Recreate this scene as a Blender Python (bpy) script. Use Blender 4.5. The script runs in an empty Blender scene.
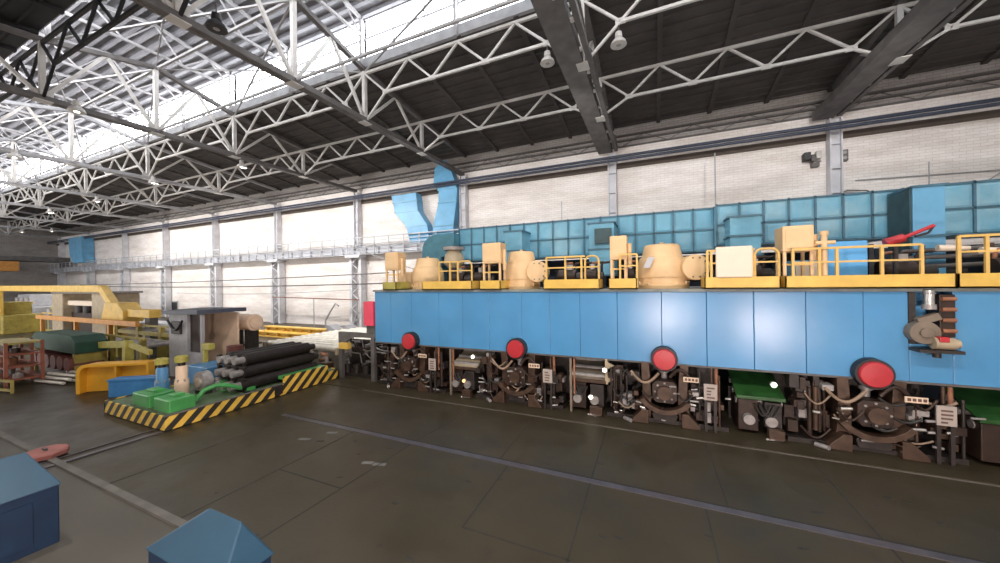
import bpy, bmesh, math, random
from mathutils import Vector, Matrix
PI = math.pi
C = bpy.context.scene.collection
S = bpy.context.scene

# ------------------------------------------------------------------ materials
MATS = {}
def mat(name, col, rough=.6, metal=0., var=.25, scale=3., bump=0., bscale=30., dirt=None, dirt_amt=.35, spec=.5):
    if name in MATS: return MATS[name]
    m = bpy.data.materials.new(name); m.use_nodes = True
    nt = m.node_tree; b = nt.nodes['Principled BSDF']
    b.inputs['Roughness'].default_value = rough
    b.inputs['Metallic'].default_value = metal
    b.inputs['Specular IOR Level'].default_value = spec
    tc = nt.nodes.new('ShaderNodeTexCoord')
    n = nt.nodes.new('ShaderNodeTexNoise'); n.inputs['Scale'].default_value = scale; n.inputs['Detail'].default_value = 6
    nt.links.new(tc.outputs['Object'], n.inputs['Vector'])
    r = nt.nodes.new('ShaderNodeValToRGB')
    lo = [max(0, c*(1-var)) for c in col]; hi = [min(1, c*(1+var*.6)) for c in col]
    r.color_ramp.elements[0].position = .3; r.color_ramp.elements[1].position = .7
    r.color_ramp.elements[0].color = (*lo, 1); r.color_ramp.elements[1].color = (*hi, 1)
    nt.links.new(n.outputs['Fac'], r.inputs['Fac'])
    out = r.outputs['Color']
    if dirt:
        n2 = nt.nodes.new('ShaderNodeTexNoise'); n2.inputs['Scale'].default_value = scale*.37; n2.inputs['Detail'].default_value = 8
        n2.inputs['Roughness'].default_value = .7
        nt.links.new(tc.outputs['Object'], n2.inputs['Vector'])
        r2 = nt.nodes.new('ShaderNodeValToRGB')
        r2.color_ramp.elements[0].position = .5; r2.color_ramp.elements[0].color = (0, 0, 0, 1)
        r2.color_ramp.elements[1].position = .75; r2.color_ramp.elements[1].color = (dirt_amt,)*3+(1,)
        nt.links.new(n2.outputs['Fac'], r2.inputs['Fac'])
        mx = nt.nodes.new('ShaderNodeMixRGB'); mx.inputs['Color2'].default_value = (*dirt, 1)
        nt.links.new(r2.outputs['Color'], mx.inputs['Fac']); nt.links.new(out, mx.inputs['Color1'])
        out = mx.outputs['Color']
    nt.links.new(out, b.inputs['Base Color'])
    if bump:
        n3 = nt.nodes.new('ShaderNodeTexNoise'); n3.inputs['Scale'].default_value = bscale; n3.inputs['Detail'].default_value = 4
        nt.links.new(tc.outputs['Object'], n3.inputs['Vector'])
        bp = nt.nodes.new('ShaderNodeBump'); bp.inputs['Strength'].default_value = bump; bp.inputs['Distance'].default_value = .05
        nt.links.new(n3.outputs['Fac'], bp.inputs['Height']); nt.links.new(bp.outputs['Normal'], b.inputs['Normal'])
    MATS[name] = m
    return m

def emit(name, col, strength, var=0.):
    if name in MATS: return MATS[name]
    m = bpy.data.materials.new(name); m.use_nodes = True; nt = m.node_tree
    b = nt.nodes['Principled BSDF']; b.inputs['Base Color'].default_value = (*[c*.6 for c in col], 1)
    b.inputs['Roughness'].default_value = .3
    b.inputs['Emission Color'].default_value = (*col, 1); b.inputs['Emission Strength'].default_value = strength
    if var:   # uneven dust on the pane
        tc = nt.nodes.new('ShaderNodeTexCoord'); n = nt.nodes.new('ShaderNodeTexNoise'); n.inputs['Scale'].default_value = .9; n.inputs['Detail'].default_value = 5
        nt.links.new(tc.outputs['Object'], n.inputs['Vector'])
        mr = nt.nodes.new('ShaderNodeMapRange'); mr.inputs['From Min'].default_value = .3; mr.inputs['From Max'].default_value = .7
        mr.inputs['To Min'].default_value = strength*(1-var); mr.inputs['To Max'].default_value = strength
        nt.links.new(n.outputs['Fac'], mr.inputs['Value']); nt.links.new(mr.outputs['Result'], b.inputs['Emission Strength'])
    MATS[name] = m
    return m

def math_node(nt, op, a, b=None):
    n = nt.nodes.new('ShaderNodeMath'); n.operation = op
    for i, v in enumerate((a, b)):
        if v is None: continue
        if isinstance(v, (int, float)): n.inputs[i].default_value = v
        else: nt.links.new(v, n.inputs[i])
    return n.outputs[0]

def brick_wall(name, c1, c2, mortar, bw=.5, rh=.16, bump=.25):
    m = bpy.data.materials.new(name); m.use_nodes = True; nt = m.node_tree; b = nt.nodes['Principled BSDF']
    b.inputs['Roughness'].default_value = .85
    tc = nt.nodes.new('ShaderNodeTexCoord'); sp = nt.nodes.new('ShaderNodeSeparateXYZ'); cb = nt.nodes.new('ShaderNodeCombineXYZ')
    nt.links.new(tc.outputs['Object'], sp.inputs[0])
    s = math_node(nt, 'ADD', sp.outputs['X'], sp.outputs['Y'])
    nt.links.new(s, cb.inputs['X']); nt.links.new(sp.outputs['Z'], cb.inputs['Y'])
    br = nt.nodes.new('ShaderNodeTexBrick'); br.inputs['Scale'].default_value = 1
    br.inputs['Color1'].default_value = (*c1, 1); br.inputs['Color2'].default_value = (*c2, 1); br.inputs['Mortar'].default_value = (*mortar, 1)
    br.inputs['Brick Width'].default_value = bw; br.inputs['Row Height'].default_value = rh; br.inputs['Mortar Size'].default_value = .014
    nt.links.new(cb.outputs[0], br.inputs['Vector'])
    n = nt.nodes.new('ShaderNodeTexNoise'); n.inputs['Scale'].default_value = .5; n.inputs['Detail'].default_value = 9; n.inputs['Roughness'].default_value = .7
    mp = nt.nodes.new('ShaderNodeMapping'); mp.inputs['Scale'].default_value = (.5, 1, 2.2)
    nt.links.new(tc.outputs['Object'], mp.inputs[0]); nt.links.new(mp.outputs[0], n.inputs['Vector'])
    r = nt.nodes.new('ShaderNodeValToRGB'); r.color_ramp.elements[0].position = .36; r.color_ramp.elements[0].color = (.72, .68, .65, 1)
    r.color_ramp.elements[1].position = .6; r.color_ramp.elements[1].color = (1, 1, 1, 1)
    nt.links.new(n.outputs['Fac'], r.inputs['Fac'])
    mx = nt.nodes.new('ShaderNodeMixRGB'); mx.blend_type = 'MULTIPLY'; mx.inputs['Fac'].default_value = .8
    nt.links.new(br.outputs['Color'], mx.inputs['Color1']); nt.links.new(r.outputs['Color'], mx.inputs['Color2'])
    nt.links.new(mx.outputs['Color'], b.inputs['Base Color'])
    bp = nt.nodes.new('ShaderNodeBump'); bp.inputs['Strength'].default_value = bump; bp.inputs['Distance'].default_value = .03
    nt.links.new(br.outputs['Fac'], bp.inputs['Height']); bp.invert = True
    nt.links.new(bp.outputs['Normal'], b.inputs['Normal'])
    MATS[name] = m; return m

def stripes(name, ca, cb_, kx, ky, kz, freq):
    """painted hazard stripes running diagonally over a board"""
    m = bpy.data.materials.new(name); m.use_nodes = True; nt = m.node_tree; b = nt.nodes['Principled BSDF']; b.inputs['Roughness'].default_value = .55
    tc = nt.nodes.new('ShaderNodeTexCoord'); sp = nt.nodes.new('ShaderNodeSeparateXYZ'); nt.links.new(tc.outputs['Object'], sp.inputs[0])
    v = math_node(nt, 'ADD', math_node(nt, 'ADD', math_node(nt, 'MULTIPLY', sp.outputs['X'], kx), math_node(nt, 'MULTIPLY', sp.outputs['Y'], ky)),
                  math_node(nt, 'MULTIPLY', sp.outputs['Z'], kz))
    fr = math_node(nt, 'FRACT', math_node(nt, 'MULTIPLY', v, freq))
    g = math_node(nt, 'GREATER_THAN', fr, .5)
    n = nt.nodes.new('ShaderNodeTexNoise'); n.inputs['Scale'].default_value = 5; n.inputs['Detail'].default_value = 6; nt.links.new(tc.outputs['Object'], n.inputs['Vector'])
    mx = nt.nodes.new('ShaderNodeMixRGB'); mx.inputs['Color1'].default_value = (*ca, 1); mx.inputs['Color2'].default_value = (*cb_, 1)
    nt.links.new(g, mx.inputs['Fac'])
    m2 = nt.nodes.new('ShaderNodeMixRGB'); m2.blend_type = 'MULTIPLY'; m2.inputs['Fac'].default_value = .7
    nt.links.new(mx.outputs['Color'], m2.inputs['Color1']); nt.links.new(n.outputs['Fac'], m2.inputs['Color2'])
    m3 = nt.nodes.new('ShaderNodeMixRGB'); m3.blend_type = 'ADD'; m3.inputs['Fac'].default_value = .5
    nt.links.new(m2.outputs['Color'], m3.inputs['Color1']); nt.links.new(mx.outputs['Color'], m3.inputs['Color2'])
    nt.links.new(m3.outputs['Color'], b.inputs['Base Color'])
    MATS[name] = m; return m

def floor_mat(name, col, col2, rough, stain):
    m = bpy.data.materials.new(name); m.use_nodes = True; nt = m.node_tree; b = nt.nodes['Principled BSDF']
    tc = nt.nodes.new('ShaderNodeTexCoord')
    def noise(sc, det=8, ro=.65):
        n = nt.nodes.new('ShaderNodeTexNoise'); n.inputs['Scale'].default_value = sc; n.inputs['Detail'].default_value = det; n.inputs['Roughness'].default_value = ro
        nt.links.new(tc.outputs['Object'], n.inputs['Vector']); return n.outputs['Fac']
    r = nt.nodes.new('ShaderNodeValToRGB'); r.color_ramp.elements[0].position = .32; r.color_ramp.elements[1].position = .7
    r.color_ramp.elements[0].color = (*col, 1); r.color_ramp.elements[1].color = (*col2, 1); nt.links.new(noise(.45), r.inputs['Fac'])
    r2 = nt.nodes.new('ShaderNodeValToRGB'); r2.color_ramp.elements[0].position = .56; r2.color_ramp.elements[1].position = .72
    r2.color_ramp.elements[0].color = (0, 0, 0, 1); r2.color_ramp.elements[1].color = (.6, .6, .6, 1); nt.links.new(noise(1.7), r2.inputs['Fac'])
    mx = nt.nodes.new('ShaderNodeMixRGB'); mx.inputs['Color2'].default_value = (*stain, 1)
    nt.links.new(r2.outputs['Color'], mx.inputs['Fac']); nt.links.new(r.outputs['Color'], mx.inputs['Color1'])
    nt.links.new(mx.outputs['Color'], b.inputs['Base Color'])
    mr = nt.nodes.new('ShaderNodeMapRange'); mr.inputs['From Min'].default_value = .3; mr.inputs['From Max'].default_value = .7
    mr.inputs['To Min'].default_value = rough-.1; mr.inputs['To Max'].default_value = rough+.15
    nt.links.new(noise(.9), mr.inputs['Value']); nt.links.new(mr.outputs['Result'], b.inputs['Roughness'])
    bp = nt.nodes.new('ShaderNodeBump'); bp.inputs['Strength'].default_value = .15; bp.inputs['Distance'].default_value = .02
    nt.links.new(noise(14), bp.inputs['Height']); nt.links.new(bp.outputs['Normal'], b.inputs['Normal'])
    b.inputs['Specular IOR Level'].default_value = .35
    MATS[name] = m; return m

# ------------------------------------------------------------------ mesh builder
class M:
    def __init__(s): s.v = []; s.f = []; s.sm = []
    def add(s, vs, fs, smooth=False):
        o = len(s.v); s.v += [Vector(v) for v in vs]
        for f in fs: s.f.append([i+o for i in f]); s.sm.append(smooth)
        return s
    def box(s, x0, x1, y0, y1, z0, z1):
        return s.add([(x0,y0,z0),(x1,y0,z0),(x1,y1,z0),(x0,y1,z0),(x0,y0,z1),(x1,y0,z1),(x1,y1,z1),(x0,y1,z1)],
                     [(3,2,1,0),(4,5,6,7),(0,1,5,4),(1,2,6,5),(2,3,7,6),(3,0,4,7)])
    def bar(s, a, b, w=.1, h=None):
        a, b = Vector(a), Vector(b); h = h or w; d = (b-a)
        if d.length < 1e-6: return s
        d.normalize(); up = Vector((0,0,1)) if abs(d.z) < .95 else Vector((0,1,0))
        r = d.cross(up).normalized()*(w/2); u = r.cross(d).normalized()*(h/2)
        vs = [p+q for p in (a, b) for q in (-r-u, r-u, r+u, -r+u)]
        return s.add(vs, [(0,1,2,3),(7,6,5,4),(0,4,5,1),(1,5,6,2),(2,6,7,3),(3,7,4,0)])
    def cyl(s, a, b, r0, r1=None, n=16, smooth=True):
        a, b = Vector(a), Vector(b); r1 = r0 if r1 is None else r1; d = (b-a).normalized()
        up = Vector((0,0,1)) if abs(d.z) < .95 else Vector((1,0,0))
        x = d.cross(up).normalized(); y = x.cross(d)
        vs = []
        for p, r in ((a, r0), (b, r1)):
            for i in range(n):
                t = 2*PI*i/n; vs.append(p+x*math.cos(t)*r+y*math.sin(t)*r)
        s.add(vs, [(i,(i+1)%n,n+(i+1)%n,n+i) for i in range(n)], smooth)
        k = len(s.v)-2*n; s.f += [[k+i for i in range(n-1,-1,-1)], [k+i for i in range(n,2*n)]]; s.sm += [False, False]
        return s
    def tube(s, pts, r=.03, n=8):
        pts = [Vector(p) for p in pts]; rings = []; px = None
        for i, p in enumerate(pts):
            d = (pts[min(i+1,len(pts)-1)]-pts[max(i-1,0)]).normalized()
            if px is None:
                up = Vector((0,0,1)) if abs(d.z) < .9 else Vector((1,0,0)); x = d.cross(up).normalized()
            else:
                x = (px-d*px.dot(d)); x = x.normalized() if x.length > 1e-5 else d.orthogonal().normalized()
            px = x; y = d.cross(x)
            rings.append([p+x*math.cos(2*PI*k/n)*r+y*math.sin(2*PI*k/n)*r for k in range(n)])
        vs = [v for q in rings for v in q]; fs = []
        for i in range(len(pts)-1):
            for k in range(n): fs.append((i*n+k, i*n+(k+1)%n, (i+1)*n+(k+1)%n, (i+1)*n+k))
        s.add(vs, fs, True); L = (len(pts)-1)*n
        s.add(vs, [tuple(range(n-1,-1,-1)), tuple(range(L, L+n))])
        return s
    def lathe(s, cx, cy, prof, n=28):
        vs = []; 
        for r, z in prof:
            for i in range(n): vs.append((cx+r*math.cos(2*PI*i/n), cy+r*math.sin(2*PI*i/n), z))
        fs = [(j*n+i, j*n+(i+1)%n, (j+1)*n+(i+1)%n, (j+1)*n+i) for j in range(len(prof)-1) for i in range(n)]
        s.add(vs, fs, True); L = (len(prof)-1)*n
        s.add(vs, [tuple(range(n-1,-1,-1)), tuple(range(L, L+n))])
        return s
    def prism(s, poly, ax, a, b):
        """poly: 2D points; ax 'x': (y,z) extruded along x; 'y': (x,z); 'z': (x,y)"""
        def P(p, t): return {'x': (t,p[0],p[1]), 'y': (p[0],t,p[1]), 'z': (p[0],p[1],t)}[ax]
        n = len(poly); vs = [P(p,a) for p in poly]+[P(p,b) for p in poly]
        fs = [tuple(range(n-1,-1,-1)), tuple(range(n,2*n))]+[(i,(i+1)%n,n+(i+1)%n,n+i) for i in range(n)]
        return s.add(vs, fs)
    def loft(s, secs, smooth=False):
        n = len(secs[0]); vs = [p for q in secs for p in q]
        fs = [(j*n+i, j*n+(i+1)%n, (j+1)*n+(i+1)%n, (j+1)*n+i) for j in range(len(secs)-1) for i in range(n)]
        s.add(vs, fs, smooth); L = (len(secs)-1)*n
        s.add(vs, [tuple(range(n-1,-1,-1)), tuple(range(L, L+n))])
        return s
    def rot(s, deg, cx, cy):
        a = math.radians(deg); c, q = math.cos(a), math.sin(a)
        s.v = [Vector((cx+(v.x-cx)*c-(v.y-cy)*q, cy+(v.x-cx)*q+(v.y-cy)*c, v.z)) for v in s.v]; return s
    def build(s, name, material, parent=None, bevel=0., fix=True):
        me = bpy.data.meshes.new(name); o = bpy.data.objects.new(name, me)
        off = Vector((0,0,0))
        if parent is not None:
            off = root_of(parent)
        me.from_pydata([v-off for v in s.v], [], s.f)
        me.polygons.foreach_set('use_smooth', s.sm)
        bm = bmesh.new(); bm.from_mesh(me)
        bmesh.ops.remove_doubles(bm, verts=bm.verts, dist=1e-5) if any(s.sm) else None
        if fix: bmesh.ops.recalc_face_normals(bm, faces=bm.faces)
        bm.to_mesh(me); bm.free()
        if any(s.sm):
            try: me.set_sharp_from_angle(angle=math.radians(40))
            except Exception: pass
        me.materials.append(material if not isinstance(material, str) else MATS[material])
        C.objects.link(o)
        if parent is not None: o.parent = parent
        if bevel:
            b = o.modifiers.new('Bevel', 'BEVEL'); b.width = bevel; b.segments = 2; b.limit_method = 'ANGLE'
        return o

def islands(m):
    par = list(range(len(m.v)))
    def fd(i):
        while par[i] != i: par[i] = par[par[i]]; i = par[i]
        return i
    for f in m.f:
        for q in f[1:]: par[fd(q)] = fd(f[0])
    groups = {}
    for fi, f in enumerate(m.f): groups.setdefault(fd(f[0]), []).append(fi)
    out = []
    for fs in groups.values():
        n = M(); mp = {}
        for fi in fs:
            for q in m.f[fi]:
                if q not in mp: mp[q] = len(n.v); n.v.append(m.v[q])
            n.f.append([mp[q] for q in m.f[fi]]); n.sm.append(m.sm[fi])
        out.append(n)
    return out
def each(m, name, material, parent, bevel=0.):
    for q in islands(m): q.build(name, material, parent, bevel)
def root_of(o):
    p = Vector((0,0,0))
    while o is not None:
        p = p+Vector(o.location); o = o.parent
    return p
def tag(o, label, cat, group=None, kind=None):
    o['label'] = label; o['category'] = cat
    if group: o['group'] = group
    if kind: o['kind'] = kind
    return o
def thing(name, label, cat, loc=(0,0,0), group=None):
    o = bpy.data.objects.new(name, None); o.location = loc; o.empty_display_size = .2; C.objects.link(o)
    return tag(o, label, cat, group)
def struct(name, m, material, parent=None):
    o = m.build(name, material, parent)
    if parent is None: o['kind'] = 'structure'
    return o
def copy_tree(o, loc, label, parent=None):
    c = o.copy(); C.objects.link(c)
    if parent is None: c.location = loc; c['label'] = label
    else: c.parent = parent
    for ch in list(o.children): copy_tree(ch, None, None, c)
    return c
ORD = ['first','second','third','fourth','fifth','sixth','seventh','eighth','ninth','tenth','eleventh']
def arc(cx, cz, r, a0, a1, n=8): return [(cx+r*math.cos(math.radians(a0+(a1-a0)*i/n)), cz+r*math.sin(math.radians(a0+(a1-a0)*i/n))) for i in range(n+1)]

# ------------------------------------------------------------------ palette
floor_mat('dark_concrete', (.037,.029,.015), (.063,.051,.031), .42, (.035,.029,.022))
floor_mat('pale_concrete', (.072,.065,.053), (.12,.11,.092), .6, (.08,.075,.065))
brick_wall('white_brick', (.88,.83,.795), (.82,.77,.735), (.70,.65,.62))
brick_wall('grey_brick', (.42,.39,.37), (.36,.34,.32), (.25,.23,.22))
mat('roof_deck', (.075,.066,.062), .8, var=.3, scale=.6)
mat('lantern_deck', (.17,.165,.175), .6, var=.12, scale=1.)
mat('white_steel', (.56,.54,.51), .5, var=.15, scale=2, dirt=(.35,.28,.22))
mat('grey_steel', (.36,.36,.37), .5, var=.2, scale=2, dirt=(.2,.16,.13))
mat('column_paint', (.60,.60,.63), .5, var=.15, scale=1.5, dirt=(.3,.25,.22))
mat('dark_steel', (.12,.11,.105), .6, var=.3, scale=2)
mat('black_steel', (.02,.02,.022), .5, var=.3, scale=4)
mat('pipe_blue', (.045,.055,.085), .45, var=.2)
mat('brown_shadow_band', (.10,.078,.065), .8, var=.2, scale=1)
mat('rail_grey', (.46,.47,.50), .5, var=.2)
mat('girder_grey', (.55,.56,.60), .5, var=.15, scale=.8, dirt=(.3,.26,.24))
mat('duct_blue', (.14,.38,.60), .42, var=.18, scale=1.2, bump=.35, bscale=1.4)
mat('duct_teal', (.14,.37,.51), .35, var=.2, scale=1.1, bump=.3, bscale=1.6, dirt=(.36,.50,.54), dirt_amt=.7)
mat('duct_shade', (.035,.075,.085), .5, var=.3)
mat('elbow_teal', (.06,.19,.25), .4, var=.2)
mat('flange_dark', (.06,.15,.21), .5)
mat('mill_blue', (.08,.285,.545), .26, var=.10, scale=.7, bump=.12, bscale=2.2, dirt=(.13,.32,.5), dirt_amt=.5)
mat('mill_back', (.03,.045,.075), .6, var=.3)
mat('cap_grey', (.22,.24,.22), .5, var=.3)
mat('red_cover', (.48,.03,.04), .4, var=.12, scale=4)
mat('red_box', (.80,.07,.13), .5, var=.08)
mat('yellow', (.74,.48,.10), .45, var=.15, scale=2.5, dirt=(.45,.30,.10))
mat('rail_yellow', (.72,.47,.14), .45, var=.15, scale=3)
mat('olive', (.42,.37,.08), .5, var=.25)
mat('tan', (.76,.53,.29), .5, var=.10, scale=2, dirt=(.5,.36,.2))
mat('cream', (.80,.68,.55), .5, var=.04)
mat('sky_paint', (.12,.42,.80), .4, var=.08)
mat('brown_iron', (.036,.02,.014), .5, metal=.2, var=.45, scale=5, dirt=(.09,.05,.033))
mat('dark_iron', (.035,.028,.025), .5, metal=.2, var=.4, scale=5)
mat('tan_iron', (.085,.05,.033), .45, metal=.3, var=.4, scale=5)
mat('rust', (.30,.13,.07), .7, var=.4, scale=5)
mat('bright_metal', (.62,.60,.56), .3, metal=.8, var=.2, scale=6)
mat('grey_part', (.33,.31,.30), .45, metal=.3, var=.3, scale=6)
mat('rubber', (.025,.023,.022), .5)
mat('hose_tan', (.28,.2,.14), .5)
mat('sign_white', (.40,.35,.31), .6, var=.08)
mat('sign_ink', (.12,.07,.06), .6)
mat('label_cream', (.75,.58,.42), .6, var=.1)
mat('green_sheet', (.022,.085,.02), .35, var=.4, scale=3)
mat('car_green', (.07,.33,.09), .4, var=.2, scale=3)
mat('deck_green', (.10,.16,.08), .6, var=.35, scale=3)
mat('car_blue', (.09,.26,.48), .4, var=.2)
mat('box_blue', (.07,.28,.62), .4, var=.15)
mat('barrier_orange', (.80,.40,.03), .45, var=.12, scale=2)
mat('conveyor_yellow', (.34,.27,.06), .5, var=.3)
mat('tarp_green', (.012,.055,.033), .7, var=.3)
mat('brown_red', (.16,.05,.04), .6, var=.3)
mat('rack_red', (.26,.08,.045), .6, var=.3)
mat('beige_machine', (.42,.34,.23), .5, var=.2)
mat('orange_paint', (.60,.27,.06), .5, var=.2)
mat('booth_grey', (.36,.36,.38), .6, var=.15)
mat('booth_roof', (.05,.06,.09), .5, var=.2)
mat('booth_tan', (.75,.55,.40), .6, var=.1)
mat('pale_roller', (.70,.66,.58), .4, metal=.3, var=.2)
mat('bar_dark', (.028,.023,.021), .5, metal=.3, var=.4, scale=4)
mat('hut_blue', (.028,.078,.13), .4, var=.12, scale=2)
mat('hut_dark', (.008,.025,.06), .45, var=.2)
mat('lid_red', (.36,.13,.11), .6, var=.2)
mat('soft_brown', (.2,.16,.12), .6)
stripes('hazard', (.03,.025,.02), (.72,.46,.07), 1, 1, -1, 2.1)
emit('daylight_pane', (.92,.95,1.), 11., .25)
emit('boosted_pane', (.95,.96,1.), 14., .2)  # extra glow added on the left bays to brighten the wall
emit('lamp_glow', (1.,.93,.75), 14.)
emit('small_lamp', (1.,.9,.7), 9.)
emit('green_lamp', (.6,1.,.5), 7.)
emit('orange_lamp', (1.,.45,.12), 5.)

PITCH = 12.25
def TX(k): return -2.65+PITCH*k
K0, K1 = -8, 1                      # trusses from the far end to the near one
XL, XR = -104., 22.
YW = 26.5

# ------------------------------------------------------------------ setting
struct('floor', M().box(XL, XR, 3.5, YW, -.3, 0), 'dark_concrete')
struct('floor_aisle', M().box(XL, XR, -6, 3.5, -.3, .012), 'pale_concrete')
m = M().box(XL, XR, YW, YW+.5, -.3, 12.4).box(XL, XR, YW, YW+.5, 12.4, 13.95)
struct('wall_back', m, 'white_brick')
struct('wall_back_upper', M().box(XL, XR, YW+.12, YW+.5, 13.95, 15.6), 'grey_brick')
struct('wall_end', M().box(XL-.4, XL, -6, YW+.5, -.3, 17), 'grey_brick')
struct('trim_1', M().box(XL, XR, YW-.14, YW, 12.4, 12.78), 'brown_shadow_band')  # ledge band; its dark brown stands in for shadow beneath the pipes
m = M()
for z in (13.95, 14.4, 14.75): m.box(XL, XR, YW-.06, YW+.13, z-.05, z+.05)
x = XL+1
while x < XR-3:
    m.bar((x, YW-.0, 13.98), (x+1.5, YW+.05, 14.72), .035).bar((x+1.5, YW+.05, 14.72), (x+3, YW, 13.98), .035); x += 3.06
struct('trim_2', m, 'dark_steel')
def zfar(y): return 15.45+(YW-y)*(16.85-15.45)/(YW-15)
def znear(y): return 16.85-(6.5-y)*(1.4/11.5)
mat('shaded_deck', (.013,.012,.012), .8, var=.3, scale=.6); mat('lantern_steel', (.36,.35,.35), .5, var=.15, scale=2)
def deck(y0, z0, y1, z1, name, ma='roof_deck'):
    m = M().prism([(y0,z0),(y1,z1),(y1,z1+.25),(y0,z0+.25)], 'x', XL, XR)
    n = 0; x = TX(K0)-PITCH/2                       # slab ribs, two to a bay, and fine sheet folds
    while x < XR:
        m.prism([(y0,z0),(y1,z1),(y1,z1-.16),(y0,z0-.16)], 'x', x-.12, x+.12); x += PITCH/4
    k = 18
    for i in range(1, k):
        t = i/k; y = y0+(y1-y0)*t; z = z0+(z1-z0)*t
        m.box(XL, XR, y-.04, y+.04, z-.09, z+.02)
    return struct(name, m, ma)
deck(YW+.5, zfar(YW+.5), 15.1, zfar(15.1), 'ceiling')
deck(6.4, znear(6.4), -6, znear(-6), 'ceiling_near', 'shaded_deck')  # near deck: same roof surface, with its shade put into a darker colour
# lantern (roof monitor): curbs, glazing, deck
struct('trim_3', M().box(XL, XR, 15.0, 15.2, 16.7, 17.2), 'grey_steel')
struct('trim_4', M().box(XL, XR, 6.3, 6.5, 16.95, 17.25), 'grey_steel')
m = M()
for ya, yb, za, zb in ((15.5, 10.75, 19.5, 20.3), (6.0, 10.75, 19.5, 20.3)):
    m.prism([(ya,za),(yb,zb),(yb,zb+.2),(ya,za+.2)], 'x', XL, XR)
    for i in range(0, 8):
        t = i/7.5; y = ya+(yb-ya)*t; z = za+(zb-za)*t
        m.box(XL, XR, y-.1, y+.1, z-.22, z+.02)
struct('ceiling_lantern', m, 'lantern_deck')
wn = 0
for yg in (15.1, 6.4):
    for k in range(K0, K1+2):
        x0, x1 = TX(k)-PITCH, min(TX(k), XR)
        x0 = max(x0, XL)
        if x1-x0 < 1: continue
        wn += 1
        m = M()
        for z in (17.2, 18.3, 19.42): m.box(x0, x1, yg-.06, yg+.06, z-.05, z+.05)
        nb = 6
        for i in range(nb+1):
            xx = x0+(x1-x0)*i/nb; m.box(xx-.03, xx+.03, yg-.05, yg+.05, 17.2, 19.4)
        f = struct(f'window_{wn}', m, 'grey_steel')
        M().box(x0+.02, x1-.02, yg+.062, yg+.075, 17.22, 19.4).build('pane', 'boosted_pane' if k <= -2 else 'daylight_pane', f)

# small two-light window low in the back wall
m = M().box(-65.2, -61.6, YW-.08, YW+.02, .75, .9).box(-65.2, -61.6, YW-.08, YW+.02, 2.1, 2.25)
for x in (-65.2, -63.5, -61.75): m.box(x, x+.15, YW-.08, YW+.02, .75, 2.25)
wn += 1
f = struct(f'window_{wn}', m, 'grey_steel'); M().box(-65.1, -61.7, YW-.03, YW-.01, .85, 2.15).build('pane', 'black_steel', f)

# ------------------------------------------------------------------ columns on the back wall
COLS = list(range(K1, K0-1, -1))
for i, k in enumerate(COLS):
    x = TX(k)
    t = thing('wall_column', f'pale steel column on the back wall, {ORD[i]} from the right', 'column', (x, 26, 0), 'columns along the back wall')
    m = M().box(x-.28, x-.22, 25.9, 26.45, 7.9, 13.5).box(x+.22, x+.28, 25.9, 26.45, 7.9, 13.5).box(x-.22, x+.22, 26.12, 26.2, 7.9, 13.5)
    for z in (9.2, 10.6, 12.): m.box(x-.24, x+.24, 25.92, 26.44, z, z+.03)
    m.build('upper_shaft', 'column_paint', t)
    for s in (-1, 1):
        M().box(x+s*.62-.16, x+s*.62+.16, 25.75, 26.4, 0, 7.1).build('leg', 'column_paint', t)
    m = M(); z = .4; q = 1
    while z < 6.6:
        m.bar((x-q*.55, 25.85, z), (x+q*.55, 25.85, z+.75), .09); q = -q; z += .75
    m.build('lacing', 'column_paint', t)
    M().box(x-.95, x+.95, 25.35, 26.4, 6.95, 7.2).build('bracket', 'column_paint', t)
# crane runway girder + railing
m = M().box(XL, XR, 25.45, 25.95, 7.2, 7.26).box(XL, XR, 25.66, 25.72, 7.2, 8.0).box(XL, XR, 25.4, 26., 7.94, 8.0)
t = thing('crane_runway', 'long grey crane runway girder along the back wall under the walkway railing', 'girder', (0, 25.7, 7.2))
m.build('girder', 'girder_grey', t)
m = M(); x = XL+.5
while x < XR: m.box(x-.015, x+.015, 25.45, 25.95, 7.26, 7.94); x += 1.53
each(m, 'stiffener', 'girder_grey', t)
M().box(XL, XR, 25.6, 25.7, 8., 8.07).build('crane_rail', 'dark_steel', t)
t = thing('walkway_railing', 'long grey guard railing along the crane runway on the back wall', 'railing', (0, 25.34, 8))
M().bar((XL, 25.34, 8.82), (XR, 25.34, 8.82), .09).build('top_rail', 'rail_grey', t)
for z in (7.5, 7.83, 8.16, 8.49): M().bar((XL, 25.34, z), (XR, 25.34, z), .06).build('mid_rail', 'rail_grey', t)
x = XL+1
while x < XR:
    M().bar((x, 25.34, 7.22), (x, 25.34, 8.82), .07).build('post', 'rail_grey', t); x += 1.75
# horizontal pipes high on the wall
for z, lab in ((12.69, 'lower dark blue pipe of the pair high along the back wall'), (12.91, 'upper dark blue pipe of the pair high along the back wall')):
    o = M().cyl((XL, 25.3, z), (XR, 25.3, z), .095, n=10).build('wall_pipe', 'pipe_blue'); tag(o, lab, 'pipe', 'pipes along the top of the wall')
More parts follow.
